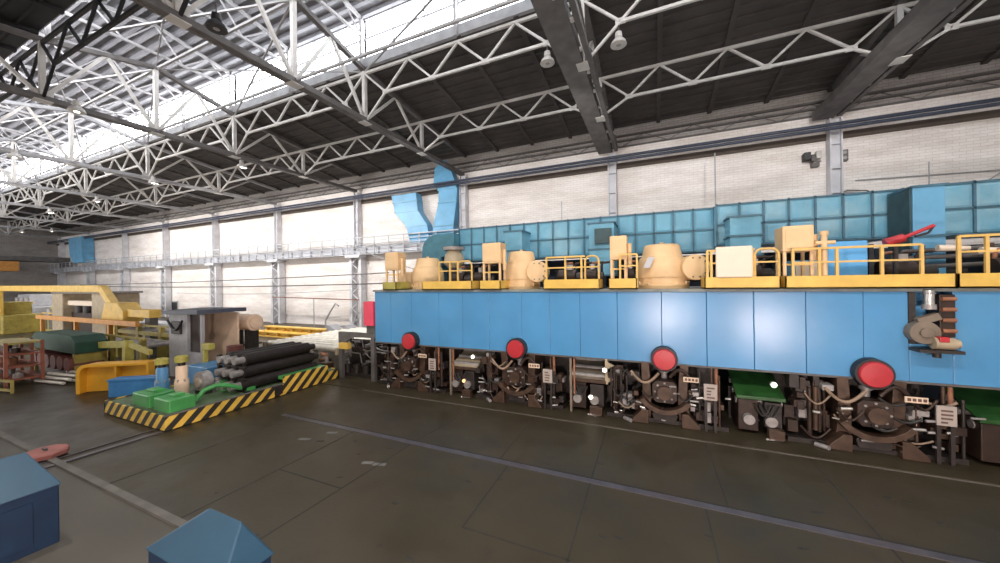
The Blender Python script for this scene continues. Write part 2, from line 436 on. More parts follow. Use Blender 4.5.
# wall devices on the first column
t = thing('floodlight_cluster', 'dark wall floodlights with white control box left of the nearest column', 'floodlight', (8.4, 26.3, 11))
M().box(8.2, 8.5, 26.0, 26.5, 11.3, 11.75).build('lamp_housing', 'black_steel', t, .02)
M().box(8.55, 8.75, 26.1, 26.5, 11.2, 11.6).build('lamp_housing', 'dark_steel', t, .02)
M().box(8.8, 9.05, 26.15, 26.5, 11.35, 11.8).build('control_box', 'white_steel', t, .02)
M().box(8.6, 8.95, 26.2, 26.5, 10.9, 11.15).build('bracket', 'dark_steel', t)
M().bar((8.25, 26.3, 11.28), (9.05, 26.3, 11.2), .06).build('arm', 'dark_steel', t)
t = thing('junction_box', 'small dark box with two round dials right of the nearest column', 'electrical box', (9.95, 26.4, 11.1))
M().box(9.93, 10.25, 26.25, 26.5, 11.05, 11.7).build('case', 'dark_steel', t, .02)
for z in (11.2, 11.5): M().cyl((10.09, 26.26, z+.03), (10.09, 26.22, z+.03), .09).build('dial', 'grey_part', t)
# conduits and wires on the brick
def wire(name, pts, r, ma, label, cat='cable', group=None):
    o = M().tube(pts, r, 6).build(name, ma); tag(o, label, cat, group); return o
wire('wall_conduit', [(10.6, 26.42, 9.9), (22, 26.42, 9.5)], .03, 'grey_steel', 'thin conduit on the white brick right of the nearest column')
wire('drooping_cable', [(9.3,26.3,9.0),(10.2,26.3,9.35),(11.,26.3,9.25),(12.4,26.3,8.4),(13.2,26.3,8.0)], .035, 'dark_steel', 'drooping dark cable beside the nearest column')
wire('drooping_cable', [(14,26.3,8.2),(15.5,26.3,9.1),(17.,26.3,10.3),(20,26.3,10.7)], .03, 'grey_steel', 'grey cable climbing the brick near the right edge')
for i, x in enumerate((-6.2, 3.6, 13.1, 17.)):
    o = M().bar((x, 25.5, 8.0), (x, 25.5, 10.3 if i != 1 else 12.3), .04 if i != 1 else .07).build('thin_pole', 'grey_steel')
    tag(o, ['thin grey pole on the walkway between the blue duct and the middle column','pale vertical conduit on the brick between the two nearest columns','thin pole on the walkway right of the nearest column','thin pole on the walkway at the right edge'][i], 'pole')
sag = lambda x0,x1,z0,z1,y,d: [(x0+(x1-x0)*i/12, y, z0+(z1-z0)*i/12-d*4*(i/12)*(1-i/12)) for i in range(13)]
wire('hanging_cable', sag(-80,-20,4.75,5.25,22.5,.15), .05, 'dark_steel', 'upper dark cable strung across the bay beneath the walkway', 'cable', 'cables strung under the walkway')
wire('hanging_cable', sag(-78,-13,4.55,4.5,23.2,.3), .06, 'dark_steel', 'lower dark cable strung across the bay beneath the walkway', 'cable', 'cables strung under the walkway')
wire('hanging_cable', sag(-56,-24,3.5,3.9,24,.3), .03, 'grey_steel', 'thin grey cable sagging across the white wall behind the booth', 'cable', 'cables strung under the walkway')
wire('hanging_cable', sag(-27.,-17,8.1,4.9,25,.1), .04, 'grey_steel', 'grey stay cable sloping down from the column left of the mill', 'cable')
t = thing('barrier_pipe', 'rusty horizontal pipe on thin posts across the white wall left of the mill', 'pipe', (-32, 24.5, 0))
M().bar((-38,24.5,3.05),(-25.4,24.5,2.85),.09).build('rail','rust',t)
for x in (-37.8, -31.5, -25.6): M().bar((x,24.5,0),(x,24.5,2.9),.06).build('post','grey_steel',t)

# ------------------------------------------------------------------ roof trusses
def truss(k, i):
    x = TX(k); dark = k >= 0
    lab = f'{"dark heavy" if dark else "pale"} roof truss spanning the hall, {ORD[i]} from the right'
    t = thing('roof_truss', lab, 'roof truss', (x, 10.75, 13.6), 'roof trusses')
    st = 'white_steel'
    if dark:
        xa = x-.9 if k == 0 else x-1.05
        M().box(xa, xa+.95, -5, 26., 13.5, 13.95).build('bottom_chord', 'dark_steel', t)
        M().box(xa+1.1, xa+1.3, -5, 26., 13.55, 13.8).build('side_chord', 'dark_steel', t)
        m = M(); y = -3
        while y < 25: m.box(xa+.9, xa+1.15, y, y+.14, 13.6, 13.72); y += 1.7
        each(m, 'batten', 'white_steel', t)
        m = M(); y = 8
        while y < 25: m.bar((xa+1.2, y, 13.85), (xa+1.2, y+1.6, 14.5), .1).bar((xa+1.2, y+1.6, 14.5), (xa+1.2, y+3.2, 13.85), .1); y += 3.2
        m.build('side_lacing', 'dark_steel', t)
    else:
        m = M().box(x-.2, x-.02, -5, 26., 13.5, 13.75).box(x+.02, x+.2, -5, 26., 13.5, 13.75)
        m.build('bottom_chord', 'dark_steel' if k > -3 else 'grey_steel', t)  # nearer chords take darker steel: silhouette against the light put into colour
    top = [(26, 15.25), (15, 16.5), (10.75, 17.5), (6.5, 16.5), (-5, 15.2)]
    for (ya, za), (yb, zb) in zip(top, top[1:]):
        M().bar((x, ya, za), (x, yb, zb), .26, .22).build('top_chord', 'dark_steel' if k > -3 else 'grey_steel', t)  # nearer top chords get the same silhouette tone
    def zt(y):
        for (ya, za), (yb, zb) in zip(top, top[1:]):
            if ya >= y >= yb: return za+(zb-za)*(ya-y)/(ya-yb)
    for y in (20.3, 15, 10.75, 6.5, 1.0):
        M().bar((x, y, 13.6), (x, y, zt(y)), .2).build('post', st, t)
    for yb, yt in ((20.3, 23.3), (20.3, 17.6), (15, 17.6), (15, 12.8), (10.75, 12.8), (10.75, 8.7), (6.5, 8.7), (6.5, 4), (1., 4), (1., -2.2)):
        M().bar((x, yb, 13.65), (x, yt, zt(yt)), .14).build('diagonal', st, t)
    m = M()
    for y in (20.3, 15, 10.75, 6.5): m.box(x-.24, x+.24, y-.3, y+.3, 13.48, 13.52).box(x-.02, x+.02, y-.35, y+.35, 13.6, 14.05)
    each(m, 'gusset', st, t)
    return t
for i, k in enumerate(COLS): truss(k, i)

# longitudinal lattice girders between the trusses
def lattice(xa, y, zb, zt, material, label, detail=True, grp=None, foot=True):
    t = thing('lattice_girder', label, 'lattice girder', (xa, y, zb), grp)
    n = 4; d = PITCH/n
    M().bar((xa, y, zt), (xa+PITCH, y, zt), .13).build('top_chord', material, t)
    M().bar((xa+d*.5, y, zb), (xa+PITCH-d*.5, y, zb), .12).build('bottom_chord', material, t)
    for j in range(n):
        xm = xa+d*(j+.5)
        M().bar((xa+d*j, y, zt), (xm, y, zb), .1).build('diagonal', material, t)
        M().bar((xm, y, zb), (xa+d*(j+1), y, zt), .1).build('diagonal', material, t)
        M().box(xm-.2, xm+.2, y-.03, y+.03, zb-.1, zb+.14).build('gusset', material, t)
    if foot:
        M().bar((xa+.1, y, 13.62), (xa+d*.5, y, zb), .1).build('foot_strut', material, t)
        M().bar((xa+PITCH-.1, y, 13.62), (xa+PITCH-d*.5, y, zb), .1).build('foot_strut', material, t)
    return t
for b, k in enumerate(range(K1+1, K0, -1)):
    xa = TX(k-1)
    if xa < XL: continue
    lattice(xa, 15, 14.93, 16.32, 'white_steel', f'white lattice girder below the skylight edge, {ORD[b]} bay from the right', grp='lattice girders under the skylight edge')
    lattice(xa, 20.3, 14.42, 15.75, 'white_steel', f'white lattice girder under the dark roof near the back wall, {ORD[b]} bay from the right', grp='lattice girders near the back wall')
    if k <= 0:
        lattice(xa, 6.5, 14.93, 16.32, 'black_steel', f'shadowed lattice girder on the near side of the skylight, {ORD[b]} bay from the right', grp='lattice girders on the near side')  # black steel puts the near girders' shaded side into their colour
# lantern frames and braces
def lantern(x, lab):
    t = thing('lantern_frame', lab, 'roof frame', (x, 10.75, 17.5), 'frames inside the skylight')
    for y in (14.8, 6.7): M().bar((x, y, 16.5), (x, y, 19.4), .16).build('post', 'lantern_steel', t)
    top = [(14.8, 19.3), (10.75, 20.05), (6.7, 19.3)]
    for a, b in zip(top, top[1:]): M().bar((x, *a), (x, *b), .16).build('rafter', 'lantern_steel', t)
    M().bar((x, 14.8, 18.35), (x, 6.7, 18.35), .14).build('tie', 'lantern_steel', t)
    ys = [14.8, 13.45, 12.1, 10.75, 9.4, 8.05, 6.7]
    for j in range(6):
        lo = lambda y: 18.35; hi = lambda y: 20.05-abs(y-10.75)*.185
        a, b = (ys[j], hi(ys[j])) if j % 2 else (ys[j], lo(0)), (ys[j+1], lo(0)) if j % 2 else (ys[j+1], hi(ys[j+1]))
        M().bar((x, *a), (x, *b), .07).build('diagonal', 'lantern_steel', t)
    return t
for i, k in enumerate(COLS[1:]):
    lantern(TX(k), f'white frame carrying the skylight roof above the {ORD[i+1]} truss from the right')
    lantern(TX(k)-PITCH/2, f'white frame carrying the skylight roof midway beyond the {ORD[i+1]} truss from the right')
for i, k in enumerate(COLS[1:-1]):
    x = TX(k)
    for yy, word in ((12.9, 'far'), (8.6, 'near')):
        t = thing('cross_brace', f'thin crossed braces under the {word} half of skylight, beyond {ORD[i+1]} truss from right', 'brace', (x-6, yy, 17), 'crossed braces under the skylight')
        ya, yb = (15, 10.75) if word == 'far' else (6.5, 10.75)
        M().bar((x, ya, 16.4), (x-PITCH, yb, 17.4), .06).build('rod', 'lantern_steel', t)
        M().bar((x, yb, 17.4), (x-PITCH, ya, 16.4), .08).build('rod', 'lantern_steel', t)
    t = thing('roof_strut', f'pale strut along the ridge beyond the {ORD[i+1]} truss from the right', 'strut', (x-6, 10.75, 17.4), 'ridge struts')
    M().bar((x, 10.75, 17.4), (x-PITCH, 10.75, 17.4), .12).build('top_bar', 'lantern_steel', t)
    M().bar((x, 10.75, 13.7), (x-PITCH, 10.75, 13.7), .1).build('bottom_bar', 'lantern_steel', t)

# hanging bell lamps
def lamp(x, y, z, label, lit=False, dark=False):
    t = thing('hanging_lamp', label, 'lamp', (x, y, z), 'hanging bell lamps')
    ma = 'black_steel' if dark else 'white_steel'
    M().lathe(x, y, [(.09, z+.52), (.13, z+.5), (.15, z+.3), (.1, z+.26)], 16).build('housing', ma, t)
    M().lathe(x, y, [(.30, z-.02), (.32, z), (.27, z+.13), (.12, z+.28), (.1, z+.28), (.25, z+.12), (.30, z-.01)], 20).build('reflector', ma, t)
    M().cyl((x, y, z+.5), (x, y, z+.85), .025, n=8).build('hook', 'dark_steel', t)
    M().lathe(x, y, [(.04, z+.2), (.13, z+.1), (.15, z+.03), (.1, z-.02), (.03, z-.04)], 14).build('bulb', 'lamp_glow' if lit else 'grey_part', t)
lamp(-4.2, 15, 14.05, 'unlit white bell lamp left of the dark middle beam')
lamp(-1.2, 15, 14.0, 'unlit white bell lamp right of the dark middle beam')
lamp(-13.6, 7.0, 13.2, 'dark unlit bell lamp at the top beside the second pale chord', dark=True)  # black instead of white steel: backlit look put into the colour
lamp(-25.7, 7.2, 13.0, 'lit bell lamp with a yellow glow near the upper left chord', lit=True)
lamp(-38.3, 8., 13.0, 'lit bell lamp at the left edge below the skylight', lit=True)
lamp(-38.0, 14.8, 13.0, 'lit lamp below the skylight edge in front of the far lattice', lit=True)
WALL_LAMPS = ((-27.4, 15.6), (-38.0, 14.8), (-51.2, 15.6), (-63.4, 15.6))
lamp(-27.4, 15.6, 13.0, 'lit lamp beside the third truss chord under the far lattice', lit=True)
lamp(-51.2, 15.6, 13.0, 'lit lamp beside the fifth truss chord under the far lattice', lit=True)
lamp(-63.4, 15.6, 13.0, 'lit lamp beside the sixth truss chord under the far lattice', lit=True)
lamp(-85.8, 21.3, 13.2, 'lit lamp far away, rightmost of the three distant ones', lit=True)
lamp(-91., 19.6, 13.2, 'lit lamp far away, middle of the three distant ones', lit=True)
lamp(-97., 18., 13.2, 'lit lamp far away, leftmost of the three distant ones', lit=True)

# ------------------------------------------------------------------ sheet metal ducts by the wall
def rect(x0, x1, y0, y1, z): return [(x0,y0,z),(x1,y0,z),(x1,y1,z),(x0,y1,z)]
A, B = 25.55, 26.42
t = thing('ventilation_duct', 'blue sheet metal duct dropping from a pointed hood under the roof', 'duct', (-16.5, 26, 8))
M().loft([rect(-16.9,-16.6,A+.3,B-.2,15.1), rect(-17.5,-16.0,A+.1,B-.1,14.4), rect(-17.5,-15.3,A-.15,B,12.9), rect(-17.1,-15.3,A,B,12.45)]).build('hood', 'duct_blue', t, .03)
M().loft([rect(-17.05,-15.2,A,B,12.4), rect(-17.1,-15.3,A,B,11.3), rect(-17.7,-15.6,A,B,9.3), rect(-17.75,-15.65,A,B,8.02)]).build('shaft', 'duct_blue', t, .02)
for z, a, b in ((12.42,-17.1,-15.2), (11.3,-17.1,-15.3), (9.3,-17.7,-15.6)): M().box(a-.05, b+.05, A-.06, B, z-.03, z+.03).build('flange', 'duct_teal', t)
t = thing('ventilation_duct', 'blue zigzag sheet metal duct coming from the wall left of the pointed hood', 'duct', (-20, 26, 8))
M().loft([rect(-22.3,-19.5,A,B,12.5), rect(-22.1,-19.4,A,B,11.8), rect(-21.9,-19.3,A,B,10.9), rect(-20.6,-18.3,A,B,9.5), rect(-20.2,-18.1,A,B,8.02)]).build('shaft', 'duct_blue', t, .02)
for z, a, b in ((11.8,-22.1,-19.4), (10.9,-21.9,-19.3), (9.5,-20.6,-18.3)): M().box(a-.05, b+.05, A-.06, B, z-.03, z+.03).build('flange', 'duct_teal', t)
o = M().loft([rect(-93.5,-88,25,26.4,13), rect(-93,-88,25,26.4,10), rect(-91.5,-87.5,25,26.4,8.6)]).build('ventilation_duct', 'duct_blue')
tag(o, 'far away blue duct on the back wall seen beneath the trusses', 'duct')

# ------------------------------------------------------------------ fume duct behind the mill
t = thing('fume_duct', 'long teal panelled fume duct running behind the mill motors', 'duct', (2, 17, 5.5))
Z0, Z1 = 5.5, 7.18
def panel_run(x0, x1, n, y0, y1, z0, z1, ma, par):
    m = M(); dx = (x1-x0)/n; zm = (z0+z1)/2
    for i in range(n):
        for a, b in ((z0, zm), (zm, z1)):
            xa, xb = x0+i*dx+.012, x0+(i+1)*dx-.012
            xc, zc = (xa+xb)/2, (a+b)/2
            # panels are slightly dished
            vs = [(xa,y0,a+.012),(xb,y0,a+.012),(xb,y0,b-.012),(xa,y0,b-.012),(xa+.1,y0-.035,a+.1),(xb-.1,y0-.035,a+.1),(xb-.1,y0-.035,b-.1),(xa+.1,y0-.035,b-.1)]
            m.add(vs, [(4,5,6,7),(0,1,5,4),(1,2,6,5),(2,3,7,6),(3,0,4,7)])
    m.build('panelling', ma, par, fix=False)
    M().box(x0, x1, y0+.01, y1, z0, z1).build('casing', 'duct_teal', par)
    m = M()
    for i in range(n+1): m.box(x0+i*dx-.03, x0+i*dx+.03, y0-.06, y0+.02, z0, z1+.05)
    for z in (z0, zm, z1): m.box(x0, x1, y0-.06, y0+.02, z-.03, z+.03)
    m.build('flange', 'flange_dark', par)
panel_run(-9.4, 2.2, 16, 16, 17.5, Z0, Z1, 'duct_teal', t)
panel_run(2.2, 7.3, 7, 15.4, 17.5, Z0+.15, Z1-.02, 'duct_teal', t)
panel_run(8.05, 14, 8, 15.3, 17.5, Z0+.15, Z1+.0, 'duct_teal', t)
def drop(x0, x1, y0, y1, z0, z1, lab, top='duct_teal', side=True):
    d = thing('duct_drop', lab, 'duct', ((x0+x1)/2, y0, z0), 'drops of the fume duct')
    M().box(x0, x1, y0, y1, z0, z1).build('shaft', top, d, .02)
    m = M()
    for z in (z0, (z0+z1)/2, z1): m.box(x0-.05, x1+.05, y0-.05, y1, z-.03, z+.03)
    each(m, 'flange', 'flange_dark', d)
    return d
drop(-2.45, -1.45, 14.7, 16, 4.6, 6.75, 'teal duct branch coming down behind the tan cabinet near the middle')
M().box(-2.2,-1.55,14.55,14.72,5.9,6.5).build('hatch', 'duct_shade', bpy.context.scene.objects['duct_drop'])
drop(-6.3, -5.45, 14.8, 16, 4.9, 6.7, 'teal duct branch coming down left of the second motor cap')
drop(2.45, 3.35, 14.4, 15.4, 5.2, 6.55, 'teal duct branch with a bright panel above the cream board')
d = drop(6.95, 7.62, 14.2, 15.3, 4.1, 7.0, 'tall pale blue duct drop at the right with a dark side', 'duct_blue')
M().box(6.9, 6.94, 14.25, 15.3, 4.1, 6.95).build('painted_shade_side', 'duct_shade', d)  # thin plate with the drop's shaded side put into its colour
# elbow at the left end
t = thing('duct_elbow', 'dark teal rounded elbow at the left end of the fume duct', 'duct', (-10.4, 15.6, 5))
prof = [(-11.4, 5.0)] + [(-10.4+1.0*math.cos(math.radians(a)), 6.1+.85*math.sin(math.radians(a))) for a in range(180, 89, -15)] + [(-9.4, 6.95), (-9.4, 5.9), (-10.2, 5.7), (-10.2, 5.0)]
M().prism(prof, 'y', 15.4, 16.8).build('bend', 'elbow_teal', t, .02)
M().box(-11.5, -10.1, 15.3, 16.9, 5.28, 5.38).build('flange', 'flange_dark', t)
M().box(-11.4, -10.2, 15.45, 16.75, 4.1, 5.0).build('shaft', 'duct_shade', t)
# dark housing behind
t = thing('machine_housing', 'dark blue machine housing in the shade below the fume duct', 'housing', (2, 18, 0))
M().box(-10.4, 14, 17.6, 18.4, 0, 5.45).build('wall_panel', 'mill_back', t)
m = M()
for i in range(12):
    x = -9.6+2*i; m.box(x, x+.2, 17.4, 17.6, 3.9, 5.4)
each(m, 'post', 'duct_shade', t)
m = M()
for i in range(9):
    x = -8.7+2.35*i; m.cyl((x, 16.4, 4.1), (x, 16.4, 4.9), .35).cyl((x+.6, 16.2, 4.5), (x+1.3, 16.2, 4.5), .22)
each(m, 'pump_body', 'dark_iron', t)

# ------------------------------------------------------------------ the blue mill beam
YF = 11.8
STX = [-9.27, -4.55, .25, 4.95]
t = thing('mill_drive_beam', 'huge bright blue box beam over the mill stands with red round covers', 'mill beam', (0, YF, 1.82))
m = M(); xs = [-11.3, -10.4, -9.3, -7.95, -6.85, -5.7, -4.4, -3.35, -2.3, -1.1, .2, 1.4, 2.55, 3.7, 4.85, 5.68, 6.42, 7.5, 8.8, 10.2, 12.]
for a, b in zip(xs, xs[1:]):
    if abs(a-5.68) < .01:
        m.box(a, b, YF+.35, YF+1.6, 1.82, 4.02); m.box(a, b, YF, YF+.4, 1.82, 2.75); continue
    m.box(a+.004, b-.004, YF, YF+1.6, 1.82, 4.02)
m.build('shell', 'mill_blue', t, .012)
M().box(-11.35, 12.05, YF-.06, YF+4.2, 4.02, 4.1).build('cap_plate', 'cap_grey', t)
M().box(-11.3, 12, YF-.03, YF+.1, 1.78, 1.83).build('bottom_edge', 'dark_steel', t)
for i, x in enumerate(STX):
    r = .325
    M().cyl((x, YF+.05, 1.98), (x, YF-.24, 1.98), r+.05, n=36).build('cover_ring', 'black_steel', t)
    cv = M().lathe(0, 0, [(r*.98, 0), (r*.98, .05), (r*.9, .085), (.02, .10)], 40)
    cv.v = [Vector((x+v.x, YF-.24-v.z, 1.98+v.y)) for v in cv.v]
    cv.build('round_cover', 'red_cover', t)
# long hollow behind the beam is carried on two end legs and stand frames
o = M().box(-11.93, -11.36, 11.75, 12.3, 2.5, 3.58).build('red_cabinet', 'red_box', None, .02)
tag(o, 'plain red cabinet fixed on the left end of the blue beam', 'cabinet')
t = thing('support_frame', 'dark bracket frame beneath the red cabinet at the left end of the beam', 'frame', (-12.6, 11.9, 0))
M().box(-13.6, -11.36, 11.85, 12.0, 1.95, 2.15).build('top_bar', 'dark_steel', t)
M().box(-13.6, -13.38, 11.85, 12.0, 0, 1.95).build('post', 'dark_steel', t)
M().prism([(-13.4,1.2)]+[(-12.4+1.0*math.cos(math.radians(a)), 1.2+.74*math.sin(math.radians(a))) for a in range(180, 89, -15)]+[(-13.4,1.95)], 'y', 11.87, 11.98).build('curved_gusset', 'dark_steel', t)
M().box(-11.62, -11.42, 11.85, 12.0, 0, 1.95).build('post', 'dark_steel', t)
M().box(-11.9, -11.4, 11.9, 12.0, 2.15, 2.5).build('cabinet_bracket', 'dark_steel', t)
o = M().box(-13.35, -12.8, 11.62, 11.87, 1.4, 1.68).build('warning_box', 'yellow', None, .02); tag(o, 'small yellow box hanging on the dark bracket frame left of the mill', 'box')

# gear unit recessed in the front of the beam
t = thing('gear_unit', 'brown gearbox with a steel cylinder set in the front of the beam at right', 'gear unit', (6.05, 11.7, 2.6))
M().cyl((5.98, 11.7, 3.7), (5.98, 11.7, 4.05), .09).build('cylinder', 'bright_metal', t)
M().cyl((5.98, 11.7, 3.6), (5.98, 11.7, 3.72), .12).cyl((5.98, 11.7, 3.96), (5.98, 11.7, 4.0), .11).build('collar', 'grey_part', t)
M().box(6.15, 6.42, 11.7, 12.1, 2.95, 3.95).build('valve_body', 'brown_iron', t, .02)
m = M()
for z in (3.1, 3.35, 3.6, 3.85): m.cyl((6.17, 11.66, z), (6.40, 11.66, z), .05, n=10)
each(m, 'coupling', 'rust', t)
M().cyl((5.84, 11.55, 3.05), (5.84, 11.8, 3.05), .27, n=24).cyl((5.84, 11.48, 3.05), (5.84, 11.55, 3.05), .11).build('flange_disc', 'soft_brown', t, .01)
M().bar((5.74, 11.65, 3.3), (6.1, 11.65, 3.45), .16).build('bracket_arm', 'soft_brown', t)
M().cyl((5.95, 11.55, 2.82), (6.3, 11.55, 2.82), .14).cyl((6.3, 11.55, 2.82), (6.38, 11.55, 2.82), .1).build('motor', 'beige_machine', t)
M().box(6.0, 6.16, 11.4, 11.55, 2.86, 2.98).build('terminal_box', 'red_cover', t, .01)
M().box(5.66, 6.4, 11.4, 11.79, 2.6, 2.67).build('base_plate', 'dark_iron', t)
M().cyl((6.02, 11.55, 2.48), (6.02, 11.55, 2.6), .07).build('drain', 'dark_iron', t)
M().box(5.66, 5.78, 11.76, 12.1, 2.75, 4.0).build('side_plate', 'dark_iron', t)

# ------------------------------------------------------------------ yellow platforms on top of the beam
def platform(x0, x1, label, posts=(), arch=None, top=5.2, y0=11.62, y1=12.5, kick='yellow', rails=True, kz=4.44):
    t = thing('guard_platform', label, 'platform', ((x0+x1)/2, y0, 4.1), 'yellow platforms along the top of the beam')
    M().box(x0, x1, y0, y0+.03, 4.1, kz).box(x0, x0+.03, y0, y1, 4.1, kz).box(x1-.03, x1, y0, y1, 4.1, kz).build('kick_plate', kick, t)
    M().box(x0, x1, y0, y1, 4.1, 4.14).build('deck', 'olive', t)
    for x in posts: M().bar((x, y0+.05, 4.14), (x, y0+.05, top), .06).build('post', 'rail_yellow', t)
    if rails and posts:
        xa, xb = min(posts), max(posts)
        if arch: xb = max(xb, arch[0])
        M().bar((xa, y0+.05, top), (xb, y0+.05, top), .055).build('top_rail', 'rail_yellow', t)
        M().bar((xa, y0+.05, top-.36), (arch[1] if arch else xb, y0+.05, top-.36), .045).build('mid_rail', 'rail_yellow', t)
    if arch:
        a, b = arch; r = min(.18, (b-a)/2)
        pts = [(a, y0+.05, 4.14)]+[(a+r-r*math.cos(q*PI/12), y0+.05, top-r+r*math.sin(q*PI/12)) for q in range(0, 7)]+[(b-r+r*math.sin(q*PI/12), y0+.05, top-r+r*math.cos(q*PI/12)) for q in range(0, 7)]+[(b, y0+.05, 4.14)]
        M().tube(pts, .032, 8).build('arched_rail', 'rail_yellow', t)
    return t
platform(-10.67, -9.95, 'small olive platform at the left end of the beam below a tan cabinet', (), kick='olive')
platform(-8.62, -6.32, 'yellow platform with arched rail left of the second tan motor', (-7.8, -7.3, -6.95), (-6.95, -6.34))
platform(-6.0, -5.14, 'narrow yellow platform under the tan cabinet left of the second motor', ())
platform(-3.52, -1.62, 'yellow platform with arched rail right of the second tan motor', (-3.4, -2.74, -2.2), (-2.08, -1.64))
platform(-1.34, -.48, 'narrow yellow platform beside the tan cabinet near the middle', (-.98, -.48))
platform(1.34, 3.12, 'yellow platform carrying the cream board', (1.42, 1.52, 2.5), (2.56, 3.1))
p = platform(3.22, 6.4, 'long yellow platform with rails in front of the pale blue cabinet', (3.4, 3.95, 4.3, 5.15, 5.85), None, 5.15)
p = platform(6.42, 11.9, 'long yellow platform with rails at the right edge', (6.46, 6.9, 7.6, 8.8, 10, 11.2), None, 5.3)
# cream board
o = M().box(1.62, 2.5, 11.57, 11.645, 4.42, 5.3).build('cream_board', 'cream', None, .05); tag(o, 'blank cream square board on the yellow railing', 'board')

def tan_cabinet(x0, x1, y0, y1, z0, z1, label, legs=True, cyl=False):
    t = thing('tan_cabinet', label, 'cabinet', ((x0+x1)/2, y0, 4.14), 'tan cabinets on legs along the beam')
    M().box(x0, x1, y0, y1, z0, z1).build('body', 'tan', t, .03)
    M().box(x0+.06, x1-.06, y0-.02, y0, z0+.08, z1-.1).build('door', 'tan', t, .01)
    if legs:
        for a, b in ((x0+.05, y0+.05), (x1-.05, y0+.05), (x0+.05, y1-.05), (x1-.05, y1-.05)):
            M().bar((a, b, 4.14), (a, b, z0), .07).build('leg', 'tan', t)
        M().bar((x0, y0+.05, 4.75), (x1, y0+.05, 4.75), .05).build('crossbar', 'rail_yellow', t)
    M().cyl((x1+.07, y0+.2, z0-.25), (x1+.07, y0+.2, z1-.25), .07).build('side_pipe', 'tan', t)
    return t
tan_cabinet(-10.65, -9.95, 11.75, 12.3, 4.95, 5.72, 'tan cabinet on legs at the far left end of the beam')
tan_cabinet(-5.93, -5.17, 11.75, 12.3, 5.08, 5.85, 'tan cabinet on legs left of the second motor')
tan_cabinet(-1.3, -.78, 11.75, 12.3, 5.05, 5.82, 'tan cabinet on legs left of the third motor')
t = tan_cabinet(3.22, 3.9, 11.8, 12.5, 5.1, 5.8, 'large tan cabinet on legs left of the pale blue cabinet')
t = thing('valve_post', 'tan valve post with crossed handles right of the largest tan cabinet', 'valve', (4.08, 11.75, 4.14))
M().cyl((4.08, 11.75, 4.14), (4.08, 11.75, 5.55), .065).build('stem', 'tan', t)
M().cyl((3.9, 11.75, 5.3), (4.3, 11.75, 5.3), .05).build('handle', 'tan', t)
M().cyl((4.08, 11.75, 5.5), (4.08, 11.75, 5.6), .09).build('cap', 'tan', t)
t = thing('pale_blue_cabinet', 'pale blue cabinet behind the railing on the right half of the beam', 'cabinet', (5.05, 13.2, 4.1))
M().box(4.62, 5.5, 13.1, 13.9, 4.42, 5.42).build('body', 'sky_paint', t, .03)
M().box(5.52, 5.62, 13.1, 13.9, 4.2, 5.3).build('side_frame', 'black_steel', t)
M().box(4.62, 5.5, 13.15, 13.85, 4.1, 4.42).build('plinth', 'black_steel', t)
t = thing('control_desk', 'small pale blue desk between the large tan cabinet and its valve post', 'desk', (4.2, 13, 4.1))
M().box(3.75, 4.55, 13.0, 13.6, 4.1, 4.9).build('body', 'duct_blue', t, .02); M().box(3.85, 4.4, 12.96, 13.0, 4.3, 4.8).build('panel', 'cream', t)

# vertical drive motors
def motor(cx, cy, r, label, stub=1, sc=1.):
    t = thing('drive_motor', label, 'motor', (cx, cy, 4.1), 'tan drive motors on the beam')
    z = 4.1; h = sc
    M().lathe(cx, cy, [(r*1.02, z), (r*1.02, z+.12*h), (r*.95, z+.16*h), (r*.95, z+.36*h)], 32).build('base', 'tan', t)
    M().lathe(cx, cy, [(r*1.0, z+.36*h), (r*1.03, z+.42*h), (r*1.0, z+.75*h), (r*.88, z+1.02*h), (r*.80, z+1.06*h)], 32).build('body', 'tan', t)
    M().lathe(cx, cy, [(r*.80, z+1.06*h), (r*.78, z+1.10*h), (r*.70, z+1.42*h), (r*.62, z+1.47*h), (.03, z+1.5*h)], 32).build('cap', 'tan', t)
    M().cyl((cx, cy, z+1.48*h), (cx, cy, z+1.56*h), .06).build('lifting_eye', 'tan', t)
    if stub:
        sx = cx+r*1.0
        M().cyl((sx, cy+.1, z+.66), (sx+.16, cy-.75, z+.66), .40, n=28).build('side_housing', 'tan', t, .02)
        m = M()
        for j in range(10):
            a = 2*PI*j/10; m.cyl((sx+.155+.31*math.cos(a), cy-.72, z+.66+.31*math.sin(a)), (sx+.163+.31*math.cos(a), cy-.78, z+.66+.31*math.sin(a)), .03, n=6)
        each(m, 'bolt', 'soft_brown', t)
    m = M()
    for j in range(12):
        a = 2*PI*j/12; m.box(cx+r*1.0*math.cos(a)-.03, cx+r*1.0*math.cos(a)+.03, cy+r*1.0*math.sin(a)-.03, cy+r*1.0*math.sin(a)+.03, z+.12, z+.24)
    each(m, 'foot_lug', 'tan', t)
    return t
motor(-9.45, 13.2, .72, 'tan domed drive motor at the left end of the beam', 0, .95)
motor(-4.85, 13.1, .72, 'tan domed drive motor with round side housing, second from the left')
t = motor(.25, 13.1, .80, 'tan domed drive motor with round side housing near the middle')
M().prism([(-.32, 4.78), (-.12, 4.78), (.03, 5.12), (-.17, 5.12)], 'y', 12.28, 12.31).build('pale_plate', 'girder_grey', t)
o = M().box(-11.0, -10.25, 13.0, 13.8, 4.1, 4.9).build('gear_casing', 'tan', None, .08); tag(o, 'low tan gear casing left of the leftmost motor', 'gear casing')
t = thing('pump_motor', 'small beige pump motor with flat top behind the left platform rails', 'motor', (-9., 14.6, 4.1))
M().cyl((-8.9, 14.6, 4.1), (-8.9, 14.6, 5.1), .3).build('body', 'dark_iron', t)
M().lathe(-8.9, 14.6, [(.3, 5.1), (.5, 5.3), (.45, 5.7), (.3, 5.95)], 24).build('shell', 'beige_machine', t)
M().lathe(-8.9, 14.6, [(.52, 5.95), (.54, 6.1), (.1, 6.14)], 24).build('cap', 'grey_part', t)
